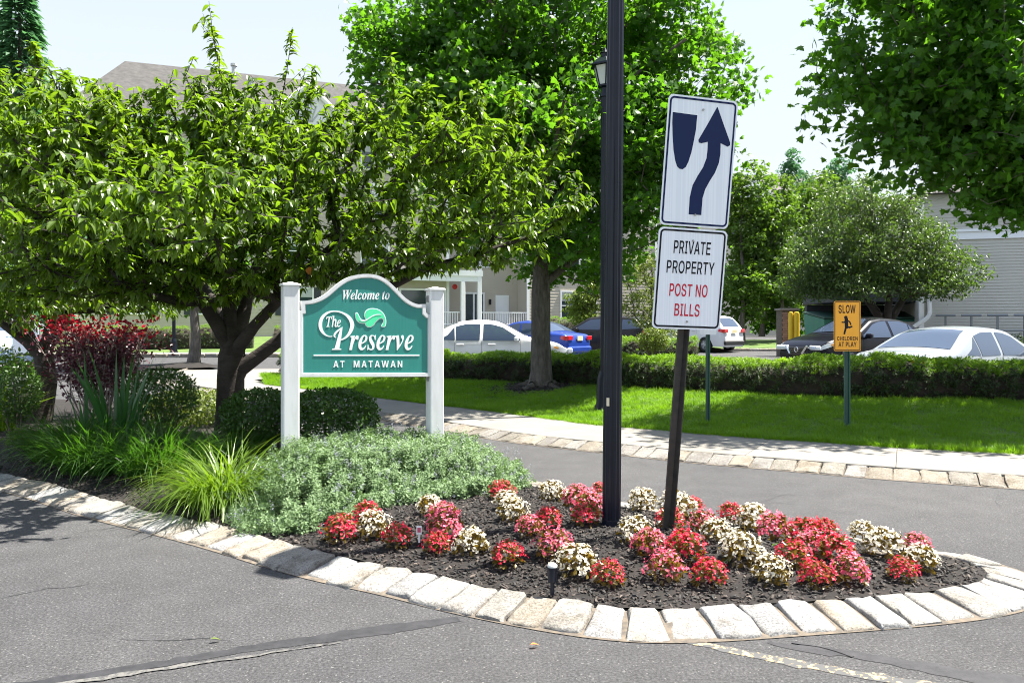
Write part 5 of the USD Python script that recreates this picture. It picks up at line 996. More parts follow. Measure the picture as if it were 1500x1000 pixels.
for i in range(10):
    a = i * 2.4 + 1; z0 = 2.1 + i * 0.45; e = mb2 + [math.cos(a) * 3.2, math.sin(a) * 3.0, z0 + 1.3]; s0 = mb2 + [0, 0, z0]; tr.append([(*s0, 0.08), (*(s0 + (e - s0) * 0.4 + [0, 0, 0.3]), 0.06), (*e, 0.025)])
bl = [(8.6, 11.6, 5.4, 3.2, 2.8, 1.5), (6.3, 11.4, 5.9, 1.9, 1.9, 1.1), (6.7, 11.3, 4.6, 1.5, 1.6, 0.75), (7.6, 11.0, 3.9, 1.3, 1.5, 0.6), (6.6, 11.6, 7.2, 1.7, 1.8, 1.1), (9.6, 10.6, 3.6, 1.6, 1.4, 0.6), (5.2, 11.4, 5.2, 0.9, 1.1, 0.5), (5.6, 11.3, 6.6, 0.9, 1.1, 0.5), (11.2, 12.0, 5.0, 2.0, 2.2, 1.5), (7.0, 10.9, 4.3, 1.2, 1.2, 0.7), (7.6, 10.6, 3.5, 1.0, 1.0, 0.45), (8.6, 10.6, 3.2, 1.0, 1.0, 0.45), (5.9, 11.2, 4.7, 1.1, 1.1, 0.6), (9.6, 10.8, 4.2, 1.6, 1.2, 0.9), (8.4, 10.8, 5.0, 1.6, 1.2, 0.9), (*px(1450, 280, 10.8), 0.8, 0.7, 0.3), (*px(1370, 235, 10.8), 0.8, 0.7, 0.3), (*px(1290, 200, 11), 0.7, 0.6, 0.3), (*px(1510, 310, 10.8), 0.7, 0.7, 0.28), (*px(1200, 170, 11.2), 0.5, 0.6, 0.3)]
canopy('maple_tree', 'maple at the right edge whose leafy boughs overhang the lawn', 'tree', mb2, tr, bl, M['mapleleaf'], MAPLE, 1750, 24, 0.12, rng, M['maplebark'], spread=0.42, ntop=300, shell=0.35, droop=0.4)

# ------------------------------------------------------------------ other trees
def tz(x, y): return np.array([x, y, float(T(y))])
def simple_tree(name, label, x, y, h, z0, rx, ry, leafm, t, ntips, per, L, r=0.12, seed=0, group=None, spread=0.35, nb=6, bark='maplebark', lean=0.0, droop=0.35, dz=0.0):
    rg = np.random.default_rng(seed); b = tz(x, y) + [0, 0, dz]; top = b + [lean, 0, h * 0.92]; tr = [ptrunk(b, top, r, 9, 0.04, seed)]; tr[0][0] = (*b, r * 1.5)
    bl = [(x + lean * 0.5 + rg.uniform(-.45, .45) * rx, y + rg.uniform(-.45, .45) * ry, b[2] + z0 + (h - z0) * (i + 0.5) / nb, rx * (0.62 + 0.2 * rg.uniform()) * math.sin(math.pi * (0.16 + 0.74 * (i + 0.5) / nb)) ** 0.6, ry * 0.75 * math.sin(math.pi * (0.16 + 0.74 * (i + 0.5) / nb)) ** 0.6, (h - z0) / nb * 0.85) for i in range(nb)]
    return canopy(name, label, 'tree', b, tr, bl, leafm, t, ntips, per, L, rg, M[bark], spread=spread, group=group, droop=droop)
# crabapple by the parked black car
b = np.array([12.4, 26.0, float(T(26))]); tr = [[(*b, 0.3), (*(b + [0, 0, 0.5]), 0.23), (*(b + [0, 0, 1.3]), 0.21)], [(*(b + [0, 0, 1.3]), 0.16), (*(b + [-.8, 0, 2.4]), 0.1), (*(b + [-2, 0, 3.4]), 0.05)], [(*(b + [0, 0, 1.3]), 0.16), (*(b + [.7, .2, 2.3]), 0.1), (*(b + [1.5, .3, 3.1]), 0.05)], [(*(b + [0, 0, 1.3]), 0.15), (*(b + [-.1, -.5, 2.7]), 0.09), (*(b + [.1, -.8, 4.2]), 0.05)]]
canopy('crabapple_tree', 'broad grey-green tree behind the parked black car', 'tree', b, tr, [(11.6, 25.6, 4.3, 2.4, 1.8, 1.5), (10.2, 25.4, 3.7, 1.6, 1.5, 1.2), (13.2, 25.6, 3.9, 1.5, 1.5, 1.2), (11.6, 25.4, 5.6, 1.7, 1.4, 0.9), (14.3, 25.4, 3.4, 0.9, 1.0, 0.7), (9.6, 25.4, 3.0, 0.9, 1.0, 0.6), (12.4, 25.0, 3.1, 1.6, 1.2, 0.6), (10.8, 25.0, 2.9, 1.3, 1.2, 0.5), (13.6, 25.0, 2.9, 1.2, 1.0, 0.5)], M['crableaf'], CHERRY, 1300, 24, 0.125, rng, M['bark'], spread=0.36, droop=0.5)
simple_tree('young_tree', 'pale green tree just right of the white traffic signs', 12.3, 42, 9.3, 1.5, 2.9, 2.2, M['paleleaf'], QUAD, 420, 26, 0.26, 0.16, 61, 'pale green trees beyond the parking lot', 0.5)
simple_tree('young_tree', 'pale green tree beside the white car, second right of the signs', 14.8, 43, 9.0, 1.6, 2.8, 2.2, M['paleleaf'], QUAD, 420, 26, 0.26, 0.15, 62, 'pale green trees beyond the parking lot', 0.5)
simple_tree('young_tree', 'taller pale green tree behind the broad grey-green one', 18.0, 45, 9.4, 1.4, 3.2, 2.4, M['paleleaf'], QUAD, 420, 26, 0.26, 0.15, 63, 'pale green trees beyond the parking lot', 0.5)
simple_tree('bluish_tree', 'thin bluish tree rising above the pale trees, left of the right maple', 18.0, 50.5, 11.9, 2, 1.5, 1.5, M['conifer'], QUAD, 260, 30, 0.24, 0.14, 64, None, 0.4)
simple_tree('bluish_tree', 'dark bluish tree next to the overhanging maple boughs', 20.6, 50.5, 11.2, 2, 1.8, 1.6, M['conifer'], QUAD, 320, 30, 0.26, 0.14, 65, None, 0.45)
simple_tree('ornamental_tree', 'small yellow-green tree with several pale stems behind the lamp post', 4.25, 24, 3.6, 0.9, 1.15, 1.0, M['yellowleaf'], CHERRY, 300, 16, 0.10, 0.05, 66, None, 0.25, bark='maplebark')
simple_tree('ornamental_tree', 'small yellow-green tree by the house window left of the lamp post', 3.9, 39.5, 4.6, 1.2, 1.5, 1.3, M['yellowleaf'], QUAD, 260, 20, 0.18, 0.07, 67, None, 0.35)
b = tz(-10.15, 25.0); simple_tree('street_tree', 'slim tree with grey trunk at the corner of the side street', -10.15, 25.0, 7.5, 2.1, 2.3, 2.2, M['mapleleaf'], MAPLE, 420, 20, 0.15, 0.165, 68, None, 0.4)
# conifer at the upper left
b = tz(-18.8, 30); rg = np.random.default_rng(70); t = Th('spruce_tree', 'dark conifer top at the upper left corner', 'tree', b); t.part('trunk', MB().tube([b, b + [0, 0, 15.2]], [0.25, 0.02], 8), M['maplebark'], world=True)
n = 5200; z = 1.5 + 13.8 * rg.uniform(0, 1, n) ** 1.0; a = rg.uniform(0, 6.28, n); R = (15.6 - z) * 0.21 * (0.75 + 0.25 * np.sin(z * 7 + 3 * np.sin(a * 3))) * rg.uniform(0.25, 1, n) ** 0.5; p = np.stack([R * np.cos(a), R * np.sin(a), z - R * 0.25], 1) + b
d = np.stack([np.cos(a), np.sin(a), -0.25 + rg.normal(0, .2, n)], 1); t.part('crown', flat(leaves(tmpl_quad(0.4, 0.2), p, d, rdir(rg, n) * 0.5 + [0, 0, 1], rg.uniform(0.3, 0.6, n))), M['conifer'], world=True, kind='stuff')
# background trees that close the view between the houses
for k, (x, y, h, r_, lab) in enumerate([(8.5, 66, 9, 4, 'dark leafy tree far behind the parking lot, above the white car'), (14, 68, 7.5, 4, 'dark leafy tree far behind, left of the brick pillar'), (21, 66, 8.5, 4.5, 'dark leafy tree far behind the yellow bollard'), (28, 62, 9, 4.5, 'dark leafy tree behind the dumpster shelter'), (-30, 52, 12, 5, 'dark leafy tree beyond the left end of the house'), (6.5, 58, 6.0, 2.6, 'dark leafy tree behind the house corner and parked dark car')]):
    simple_tree('distant_tree', lab, x, y, h, 0.6, r_, r_ * 0.8, M['mapleleaf'], QUAD, 260, 34, 0.42, 0.2, 80 + k, 'dark trees far behind the parking lot', 0.8)
solo('grass_island', q2t(grid(np.linspace(9.5, 20.0, 12), np.linspace(38.5, 47, 8), lambda X, Y: T(Y) + 0.14 + 0.1 * np.sin((Y - 38.5) / 8.5 * math.pi) + 0 * X)), M['turf'], kind='structure', smooth=True)
ki = Th('island_edge', kind='structure')
for k in range(24): x = 9.4 + k * 0.45; ki.part('kerb_stone', stone(np.array([(x, 38.28), (x + 0.43, 38.28), (x + 0.43, 38.5), (x, 38.5)]), (float(T(38.3)) + 0.11, float(T(38.3)) + 0.145), np.random.default_rng(k), 0.01, 0.25), M[f'oldstone{k % 3}'])
# beyond the side street at the left: kerb, pavement and lawn
sk = Th('street_kerb', kind='structure')
for k in range(34): x = -24 + k * 0.5; y = 31.5 + (x + 24) * 0.04; z = float(T(y)); sk.part('kerb_stone', stone(np.array([(x, y), (x + 0.47, y), (x + 0.47, y + 0.2), (x, y + 0.2)]), (z + 0.15, z + 0.16), np.random.default_rng(100 + k), 0.012, 0.3), M[f'oldstone{k % 3}'])
V, Fq = grid(np.linspace(-26, -6.5, 12), np.array([31.72, 33.4]), lambda X, Y: T(Y) + 0.155 + 0 * X); V[:, 1] += (V[:, 0] + 24) * 0.04; solo('street_pavement', q2t((V, Fq)), M['concrete'], kind='structure')
V, Fq = grid(np.linspace(-26, 4, 14), np.linspace(33.4, 46, 10), lambda X, Y: T(Y) + 0.15 + 0.02 * (Y - 33.4) + 0 * X); V[:, 1] += (V[:, 0] + 24) * 0.04; solo('house_lawn', q2t((V, Fq)), M['turf'], kind='structure', smooth=True)
tm_ = Th('tree_mulch', kind='structure'); a = np.linspace(0, 2 * math.pi, 25)[:-1]
tm_.part('ring', (np.vstack([np.column_stack([mb[0] + 1.0 * np.cos(a) - 0.1, mb[1] + 0.75 * np.sin(a) - 0.1, [lawnz(mb[0] + 1.0 * math.cos(q) - .1, mb[1] + 0.75 * math.sin(q) - .1) - 0.03 for q in a]]), [[mb[0], mb[1], mb[2] + 0.09]]]), np.array([(i, (i + 1) % 24, 24) for i in range(24)])), M['mulch'], smooth=True)
c = np.column_stack([mb[0] - .1 + 1.0 * rng.normal(0, .45, 900), mb[1] - .1 + 0.8 * rng.normal(0, .4, 900)]); cz = np.array([lawnz(*q) for q in c]) + 0.05
scatter('/World/tree_mulch_chips', [(shard(rng), M['chip']) for _ in range(4)], np.column_stack([c, cz]), tilt=rng.normal(0, .3, (900, 2)), scale=rng.uniform(0.8, 1.6, 900), seed=9, kind='stuff', label='dark bark chips heaped round the foot of the maple', cat='mulch')
cm_ = tz(-10.15, 25.0); a = np.linspace(0, 2 * math.pi, 21)[:-1]
solo('corner_mulch', (np.vstack([np.column_stack([cm_[0] + 1.2 * np.cos(a) - .2, cm_[1] + 0.8 * np.sin(a) - .5, np.full(20, cm_[2] + 0.05)]), np.column_stack([cm_[0] + 0.9 * np.cos(a) - .2, cm_[1] + 0.6 * np.sin(a) - .4, np.full(20, cm_[2] + 0.12)]), [(*cm_[:2], cm_[2] + 0.2)]]), np.array([q for i in range(20) for q in ((i, (i + 1) % 20, 20 + (i + 1) % 20), (i, 20 + (i + 1) % 20, 20 + i), (20 + i, 20 + (i + 1) % 20, 40))])), M['mulch'], kind='structure', smooth=True)
# ------------------------------------------------------------------ houses
M['sidL'] = mat('beige_siding', (0.5, 0.45, 0.37), 0.6, (0.46, 0.41, 0.34), 0.8)
M['sidR'] = mat('grey_siding', (0.46, 0.45, 0.41), 0.6, (0.42, 0.41, 0.375), 0.8)
M['trim'] = mat('white_trim', (0.8, 0.8, 0.8), 0.45)
M['roof'] = mat('shingle_roof', (0.045, 0.043, 0.042), 0.95, (0.075, 0.071, 0.068), 3.0, 8, bump=0.6, bscale=12)
M['bluetrim'] = mat('pale_trim', (0.68, 0.7, 0.74), 0.45)
M['pane'] = usdkit.material(stage, '/World/Looks/window_pane', {'d': ('principled_bsdf', {'base_color': (0.03, 0.045, 0.05), 'roughness': 0.06, 'specular_ior_level': 0.9})}, [], surface='d.BSDF')
M['blind'] = mat('window_blind', (0.42, 0.44, 0.44), 0.5)
M['carpane'] = usdkit.material(stage, '/World/Looks/car_window', {'t': ('transparent_bsdf', {'color': (0.4, 0.52, 0.55)}), 'g': ('glossy_bsdf', {'color': (0.9, 0.95, 1.0), 'roughness': 0.02}), 'f': ('fresnel', {'IOR': 1.7}), 'x': ('mix_closure', {})}, [('f.fac', 'x.fac'), ('t.transparent', 'x.closure1') if False else ('t.BSDF', 'x.closure1'), ('g.BSDF', 'x.closure2')], surface='x.closure')
M['shutter'] = mat('dark_shutter', (0.03, 0.035, 0.045), 0.6)
M['brick'] = mat('brown_brick', (0.2, 0.12, 0.09), 0.9, (0.3, 0.2, 0.15), 6)
M['bollard'] = mat('yellow_bollard_paint', (0.75, 0.5, 0.02), 0.45, (0.7, 0.45, 0.02), 5)
M['dumpster'] = mat('green_dumpster_paint', (0.02, 0.14, 0.09), 0.5, (0.03, 0.17, 0.11), 4)
M['pinkpaper'] = mat('pale_label', (0.7, 0.6, 0.6), 0.6)
M['galv'] = mat('galvanised_pipe', (0.2, 0.22, 0.24), 0.45, metal=0.4)

class Wall:
    """Local frame of a facade: s along, z up, out towards the viewer."""
    def __init__(s, o, u): s.o = np.array([*o, 0.0]); s.u = np.array([*nrm(u), 0.0]); s.n = np.array([s.u[1], -s.u[0], 0.0]); s.a = math.atan2(s.u[1], s.u[0])
    def p(s, a, z, d=0.0): return s.o + s.u * a + s.n * d + np.array([0, 0, z])
    def box(s, m, a0, a1, z0, z1, d0, d1, bev=0.0): m.box(s.p((a0 + a1) / 2, (z0 + z1) / 2, (d0 + d1) / 2), (a1 - a0, d1 - d0, z1 - z0), s.a, bev); return m
    def laps(s, m, a0, a1, z0, z1, d, e):
        for k in range(int(round((z1 - z0) / e))):
            z = z0 + k * e; q = [s.p(a0, z, d + 0.022), s.p(a1, z, d + 0.022), s.p(a1, z + e, d + 0.004), s.p(a0, z + e, d + 0.004), s.p(a0, z, d), s.p(a1, z, d)]; m.add(q, [(0, 1, 2), (0, 2, 3), (4, 5, 1), (4, 1, 0)])
        return m
def window(t, w, a0, a1, z0, z1, d, cols=2, shut=False, depth=0.07):
    fr = MB(); b = 0.09
    for q in ((a0, a0 + b, z0, z1), (a1 - b, a1, z0, z1), (a0 + b, a1 - b, z0, z0 + b), (a0 + b, a1 - b, z1 - b, z1), (a0 + b, a1 - b, (z0 + z1) / 2 - 0.03, (z0 + z1) / 2 + 0.03)): w.box(fr, *q, d, d + depth)
    for k in range(1, cols): x = a0 + (a1 - a0) * k / cols; w.box(fr, x - 0.05, x + 0.05, z0 + b, (z0 + z1) / 2 - 0.03, d, d + depth - .003); w.box(fr, x - 0.05, x + 0.05, (z0 + z1) / 2 + 0.03, z1 - b, d, d + depth - .003)
    f = t.part('window', fr, M['trim'], world=True)
    t.part('pane', w.box(MB(), a0 + 0.03, a1 - 0.03, z0 + 0.03, z1 - 0.03, d + 0.005, d + 0.03), M['pane'], world=True, parent=f)
    t.part('blind', w.box(MB(), a0 + b, a1 - b, z1 - b - (z1 - z0) * 0.3, z1 - b, d + 0.03, d + 0.036), M['blind'], world=True, parent=f)
    if shut:
        for x0, x1 in ((a0 - 0.42, a0 - 0.03), (a1 + 0.03, a1 + 0.42)): t.part('shutter', w.box(MB(), x0, x1, z0, z1, d, d + 0.05), M['shutter'], world=True)
w = Wall((-24.0, 43.0), (0.94, 0.34)); bz0, EV = 0.3, 13.6; FL0 = 1.75
t = Th('apartment_house', 'large beige house with grey shingle roof and white porch behind the trees', 'house', w.p(17, bz0, -6))
t.part('wall', w.box(MB(), 0, 21.2, bz0, EV, -13, 0), M['sidL'], world=True); t.part('siding', w.laps(MB(), 0, 19.0, bz0, EV, 0.0, 0.2), M['sidL'], world=True, kind='stuff')
t.part('wing_wall', w.box(MB(), 21.2, 36, bz0, EV, -13, -1.6), M['sidL'], world=True, label='recessed wall behind the porch')
t.part('siding', w.laps(MB(), 19.0, 26.5, bz0, EV, -1.6 + 0.002, 0.2) if False else w.laps(MB(), 21.2, 26.5, FL0, EV, -1.598, 0.2), M['sidL'], world=True, kind='stuff')
t.part('wing_wall', w.box(MB(), 26.5, 36, bz0, EV, -1.6, 0.6), M['sidL'], world=True, label='sunlit projecting wing right of the porch'); t.part('siding', w.laps(MB(), 26.5, 36, bz0, EV, 0.602, 0.2), M['sidL'], world=True, kind='stuff')
for x, d in ((26.42, 0.6), (35.95, 0.6), (0.0, 0.0), (21.15, 0.0)): t.part('corner_trim', w.box(MB(), x - 0.09, x + 0.09, bz0, EV, d - 0.05, d + 0.05), M['trim'], world=True)
t.part('foundation', w.box(MB(), 19.5, 26.4, bz0, FL0 - 0.12, -1.59, 0.5), M['concrete'], world=True); t.part('porch_floor', w.box(MB(), 19.5, 26.4, FL0 - 0.12, FL0, -1.59, 0.65), M['trim'], world=True)
t.part('porch_roof', w.box(MB(), 17.2, 23.2, 4.9, 5.25, 0.03, 1.0), M['trim'], world=True); t.part('porch_beam', w.box(MB(), 17.4, 23.0, 4.55, 4.9, 0.75, 0.95), M['trim'], world=True)
for x in (17.6, 21.9, 23.0): t.part('porch_column', w.box(MB(), x - 0.13, x + 0.13, FL0, 4.55 if x < 22.5 else 5.6, 0.72, 0.98, 0.02), M['trim'], world=True)
def rail(a0, a1, d, z):
    rl = MB(); w.box(rl, a0, a1, z + 0.82, z + 0.9, d, d + 0.07); w.box(rl, a0, a1, z + 0.08, z + 0.14, d, d + 0.07); r_ = t.part('railing', rl, M['trim'], world=True)
    for x in np.arange(a0 + 0.08, a1, 0.16): t.part('baluster', w.box(MB(), x - 0.025, x + 0.025, z + 0.14, z + 0.82, d + 0.012, d + 0.058), M['trim'], world=True, parent=r_)
rail(23.15, 26.35, 0.55, FL0); rail(17.75, 19.4, 0.8, FL0 - 0.4); rail(20.2, 21.7, 0.8, FL0)
fr = MB(); 
for q in ((22.6, 22.72, FL0, 4.0), (24.0, 24.12, FL0, 4.0), (22.72, 24.0, 3.88, 4.0), (23.3, 23.42, FL0, 3.88)): w.box(fr, *q, -1.57, -1.5)
f = t.part('sliding_door', fr, M['trim'], world=True); t.part('pane', w.box(MB(), 22.7, 24.02, FL0, 3.9, -1.575, -1.55), M['pane'], world=True, parent=f)
dr = t.part('door', w.box(MB(), 24.9, 25.85, FL0, FL0 + 2.08, -1.575, -1.52, 0.01), M['trim'], world=True)
for x in (25.05, 25.45):
    for z in (0.2, 1.1): t.part('door_panel', w.box(MB(), x, x + 0.28, FL0 + z, FL0 + z + 0.75, -1.52, -1.51), M['trim'], world=True, parent=dr)
t.part('wall_lamp', w.box(MB(), 24.42, 24.56, 3.2, 3.55, -1.57, -1.4, 0.02), M['black'], world=True); t.part('fire_bell', MB().tube([w.p(21.6, 4.25, 0.02), w.p(21.6, 4.25, 0.1)], 0.17, 14), mat('bell_red', (0.5, 0.02, 0.02), 0.4), world=True)
for a0 in (2.0, 6.0, 11.0, 15.2): window(t, w, a0, a0 + 1.8, FL0 + 0.6, FL0 + 2.3, 0.02, 2, True)
fr = MB()
for q in ((18.0, 18.12, FL0 - .4, 4.1), (20.9, 21.02, FL0 - .4, 4.1), (18.12, 20.9, 3.98, 4.1)): w.box(fr, *q, 0.02, 0.09)
f = t.part('entrance', fr, M['trim'], world=True); t.part('pane', w.box(MB(), 18.1, 20.92, FL0 - 0.4, 4.0, 0.024, 0.05), M['pane'], world=True, parent=f)
for z in (4.75, 7.75, 10.75):
    for a0 in (2.0, 6.0, 11.2, 15.6): window(t, w, a0, a0 + 1.8, z + 0.6, z + 2.3, 0.02, 2)
    window(t, w, 22.8, 24.8, z + 0.9, z + 2.4, -1.58, 2); window(t, w, 29.0, 31.2, z + 0.6, z + 2.3, 0.62, 2)
window(t, w, 28.7, 31.4, FL0 + 0.35, FL0 + 2.35, 0.62, 2)
rf = MB(); e = 0.5; A = [w.p(-e, EV, e), w.p(36 + e, EV, 1.1), w.p(36 + e, EV, -13 - e), w.p(-e, EV, -13 - e), w.p(1.8, EV + 4.9, -6.5), w.p(33, EV + 4.9, -6.5)]
rf.add(A, [(0, 1, 5), (0, 5, 4), (1, 2, 5), (2, 3, 4), (2, 4, 5), (3, 0, 4), (0, 3, 2), (0, 2, 1)]); R_ = t.part('roof', rf, M['roof'], world=True)
t.part('eave_fascia', w.box(MB(), -e, 36 + e, EV - 0.35, EV - 0.01, 0.35, 0.47), M['trim'], world=True); t.part('frieze_band', w.box(MB(), 0, 21.2, 10.3, 10.55, 0.024, 0.06), M['trim'], world=True)
for s_c, hw in ((12.4, 2.6), (27.5, 2.6)):
    g = MB(); d1 = 0.62 if s_c < 20 else 1.2; hh = hw * 0.92; v = [w.p(s_c - hw, EV, d1), w.p(s_c + hw, EV, d1), w.p(s_c, EV + hh, d1), w.p(s_c - hw, EV, -4), w.p(s_c + hw, EV, -4), w.p(s_c, EV + hh, -4)]
    gb = t.part('gable', g.add(v, [(0, 1, 2), (3, 5, 4), (0, 3, 4), (0, 4, 1)]), M['trim'], world=True)
    o = 0.35; zt = 0.02; v = [w.p(s_c - hw - o, EV - o * 0.92 + zt, d1 + 0.2), w.p(s_c, EV + hh + zt, d1 + 0.2), w.p(s_c + hw + o, EV - o * 0.92 + zt, d1 + 0.2), w.p(s_c - hw - o, EV - o * 0.92 + zt, -4), w.p(s_c, EV + hh + zt, -4), w.p(s_c + hw + o, EV - o * 0.92 + zt, -4)]; v += [q + np.array([0, 0, 0.12]) for q in v]
    t.part('gable_roof', MB().add(v, [(0, 1, 4), (0, 4, 3), (1, 2, 5), (1, 5, 4), (6, 10, 7), (6, 9, 10), (7, 11, 8), (7, 10, 11)]), M['roof'], world=True)
    rk = MB()
    for sg in (-1, 1): rk.tube([w.p(s_c + sg * (hw + o), EV - o * 0.92 + 0.06, d1 + 0.2), w.p(s_c, EV + hh + 0.06, d1 + 0.2)], 0.13, 4)
    t.part('rake_board', rk, M['trim'], world=True)
    for k in range(-3, 4): t.part('sunburst_ray', MB().tube([w.p(s_c + k * 0.08, EV + 0.25, d1 + 0.02), w.p(s_c + k * 0.24, EV + 0.25 + (hh - 0.9) * (1 - abs(k) * 0.18), d1 + 0.02)], 0.045, 4), M['blind'], world=True, parent=gb)
def on_roof(s, q): return w.p(s, EV + 4.9 * (1 - q), 0.5 + (-7.0) * (1 - q))
for s_c, q in ((8.3, 0.05), (9.3, 0.35), (18.2, 0.15), (19.8, 0.25), (20.5, 0.12), (22.4, 0.2)):
    b_ = on_roof(s_c, q); t.part('roof_vent', MB().tube([b_ - [0, 0, 0.2], b_ + [0, 0, 0.55]], 0.14, 8).tube([b_ + [0, 0, 0.55], b_ + [0, 0, 0.7]], 0.22, 8), M['blind'], world=True, parent=R_)

# right: the sided building
w2 = Wall((14.35, 27.6), (1.9, -0.58)); t = Th('sided_building', 'grey sided building with white band at the right edge behind the silver car', 'building', w2.p(5, 0, -4)); zb = 0.1
t.part('wall', w2.box(MB(), 0, 11, zb, 6.2, -8, 0), M['sidR'], world=True)
for k in range(70):
    z = zb + 0.1 + k * 0.1035
    if 4.55 < z + 0.05 < 4.98 or z > 6.1: continue
    q = [w2.p(0.12, z, 0.02), w2.p(10.9, z, 0.02), w2.p(10.9, z + 0.1035, 0.003), w2.p(0.12, z + 0.1035, 0.003), w2.p(0.12, z, 0.0), w2.p(10.9, z, 0.0)]
    t.part('siding_board', (np.array(q), np.array([(0, 1, 2), (0, 2, 3), (4, 5, 1), (4, 1, 0)])), M['sidR'], world=True)
t.part('band', w2.box(MB(), 0, 11, 4.6, 4.86, 0.0, 0.06), M['bluetrim'], world=True); t.part('band_cap', w2.box(MB(), 0, 11, 4.86, 4.95, 0.0, 0.1), M['bluetrim'], world=True)
t.part('corner_trim', w2.box(MB(), -0.03, 0.12, zb, 6.2, -0.1, 0.035), M['trim'], world=True)
t.part('roof', MB().add([w2.p(-.3, 6.2, .4), w2.p(11.5, 6.2, .4), w2.p(11.5, 6.2, -8.5), w2.p(-.3, 6.2, -8.5), w2.p(3.7, 7.6, -4), w2.p(8, 7.6, -4)], [(0, 1, 5), (0, 5, 4), (2, 3, 4), (2, 4, 5), (3, 0, 4), (1, 2, 5), (0, 3, 2), (0, 2, 1)]), M['roof'], world=True)
t.part('downspout', MB().tube(spline([w2.p(0.28, 4.6, 0.1), w2.p(0.28, 3.3, 0.1), w2.p(0.28, 2.3, 0.1), w2.p(0.26, 2.0, 0.14), w2.p(0.0, 1.75, 0.3), w2.p(-0.28, 1.55, 0.36), w2.p(-0.36, 1.2, 0.36), w2.p(-0.36, 0.2, 0.36)], 40)[0], 0.075, 8), M['trim'], world=True, smooth=40)
t = Th('bike_rack', 'grey pipe rack along the wall of the sided building', 'rack', w2.p(2.6, 0.1, 0.7)); rk = MB()
for k in range(6): t.part('pipe_hoop', MB().tube([w2.p(0.65 + k * 0.78, 0.0, 0.7), w2.p(0.65 + k * 0.78, 1.92, 0.7)], 0.035, 6).tube([w2.p(0.35 + k * 0.78, 1.96, 0.7), w2.p(0.95 + k * 0.78, 1.96, 0.7)], 0.045, 6), M['galv'], world=True)
t.part('rail', MB().tube([w2.p(0.2, 1.45, 0.72), w2.p(5.2, 1.45, 0.72)], 0.025, 6), M['galv'], world=True)
for k, x in enumerate((3.4, 4.4, 5.3, 2.2)): shrub('wall_shrub', ['dark low shrub against the sided wall, left of the taller one', 'dark low shrub under the pipe rack, behind the silver car roof', 'dark low shrub against the sided wall at the right edge', 'dark low shrub at the left end under the pipe rack'][k], 'shrub', w2.p(x + 0.4, 0.15, 1.5), (0.5, 0.4, (0.62, 0.62, 0.7, 0.55)[k]), M['crableaf'], 900, 0.08, 0.3, seed=90 + k)
# dumpster shelter
t = Th('shelter', 'dark flat-roofed dumpster shelter beside the sided building', 'shelter', (13.3, 29.5, float(T(28)))); zg = float(T(28))
t.part('roof', MB().box((13.7, 30, 2.72), (4.0, 3.2, 0.5), 0, 0.03), M['shutter'], world=True); t.part('back_wall', MB().box((13.7, 31.4, 1.35), (3.9, 0.2, 2.2)), M['shutter'], world=True)
for x in (11.85, 15.4): t.part('post', MB().box((x, 28.6, 1.3), (0.15, 0.15, 2.3)), M['shutter'], world=True)
def dumpster(x, y, lab):
    t = Th('dumpster', lab, 'dumpster', (x, y, zg), 0.06, 'green dumpsters in the shelter', None, 1.22)
    b = MB(); b.add([(-.85, -.6, .12), (.85, -.6, .12), (.85, .6, .12), (-.85, .6, .12), (-.92, -.75, 1.25), (.92, -.75, 1.25), (.92, .7, 1.45), (-.92, .7, 1.45)], [(0, 3, 2, 1), (0, 1, 5, 4), (1, 2, 6, 5), (2, 3, 7, 6), (3, 0, 4, 7)]); t.part('body', b, M['dumpster'])
    t.part('lid', MB().add([(-.93, -.78, 1.27), (.93, -.78, 1.27), (.93, .72, 1.47), (-.93, .72, 1.47), (-.93, -.78, 1.31), (.93, -.78, 1.31), (.93, .72, 1.52), (-.93, .72, 1.52)], [(0, 3, 2, 1), (4, 5, 6, 7), (0, 1, 5, 4), (1, 2, 6, 5), (2, 3, 7, 6), (3, 0, 4, 7)]), M['greensteel'])
    for k in range(3): t.part('rib', MB().box((-.6 + k * .6, -.7, .72), (0.07, 0.06, 0.95)), M['dumpster'])
    t.part('notice', MB().box((-.3, -.735, 1.05), (0.4, 0.012, 0.24)), M['pinkpaper']); t.part('round_notice', MB().tube([(0.32, -.72, .95), (0.32, -.745, .95)], 0.17, 16), M['pinkpaper'])
    for sx in (-.7, .7): t.part('caster', MB().tube([(sx - .03, -.4, .07), (sx + .03, -.4, .07)], 0.07, 10), M['black'])
dumpster(12.45, 29.6, 'green dumpster at the left, partly behind the children sign'); dumpster(14.75, 29.5, 'green dumpster with round white notice right of the dark tree trunk')
fz = float(T(31)); t = Th('panel_fence', 'white and beige panel fence left of the dumpsters', 'fence', (12, 30.5, fz))
for k in range(6): t.part('panel', MB().box((11.55 + k * 0.2, 30.5 - 0 * k, fz + 0.75), (0.19 if k % 2 else 0.18, 0.06, 1.5)), M['trim' if k % 2 or k < 2 else 'sidL'], world=True)
g = np.array([11.63, 32.5, float(T(32.5))]); t = Th('bollard', 'tall yellow bollard beside the brick pillar', 'bollard', g)
for k, dx in enumerate((-0.09, 0.13)): t.part('tube', MB().lathe([(0.1 + .02 * k, -0.1), (0.1 + .02 * k, 1.78), (0.07 + .02 * k, 1.86), (0, 1.88)], (dx, -.05 * k, 0), 14), M['bollard'], smooth=40)
t = Th('brick_pillar', 'brown brick pillar behind the yellow bollard', 'pillar', g + [0.1, 1.0, 0]); nb = np.random.default_rng(5)
t.part('core', MB().box((0, 0, 0.98), (0.68, 0.68, 1.96)), M['grit'])
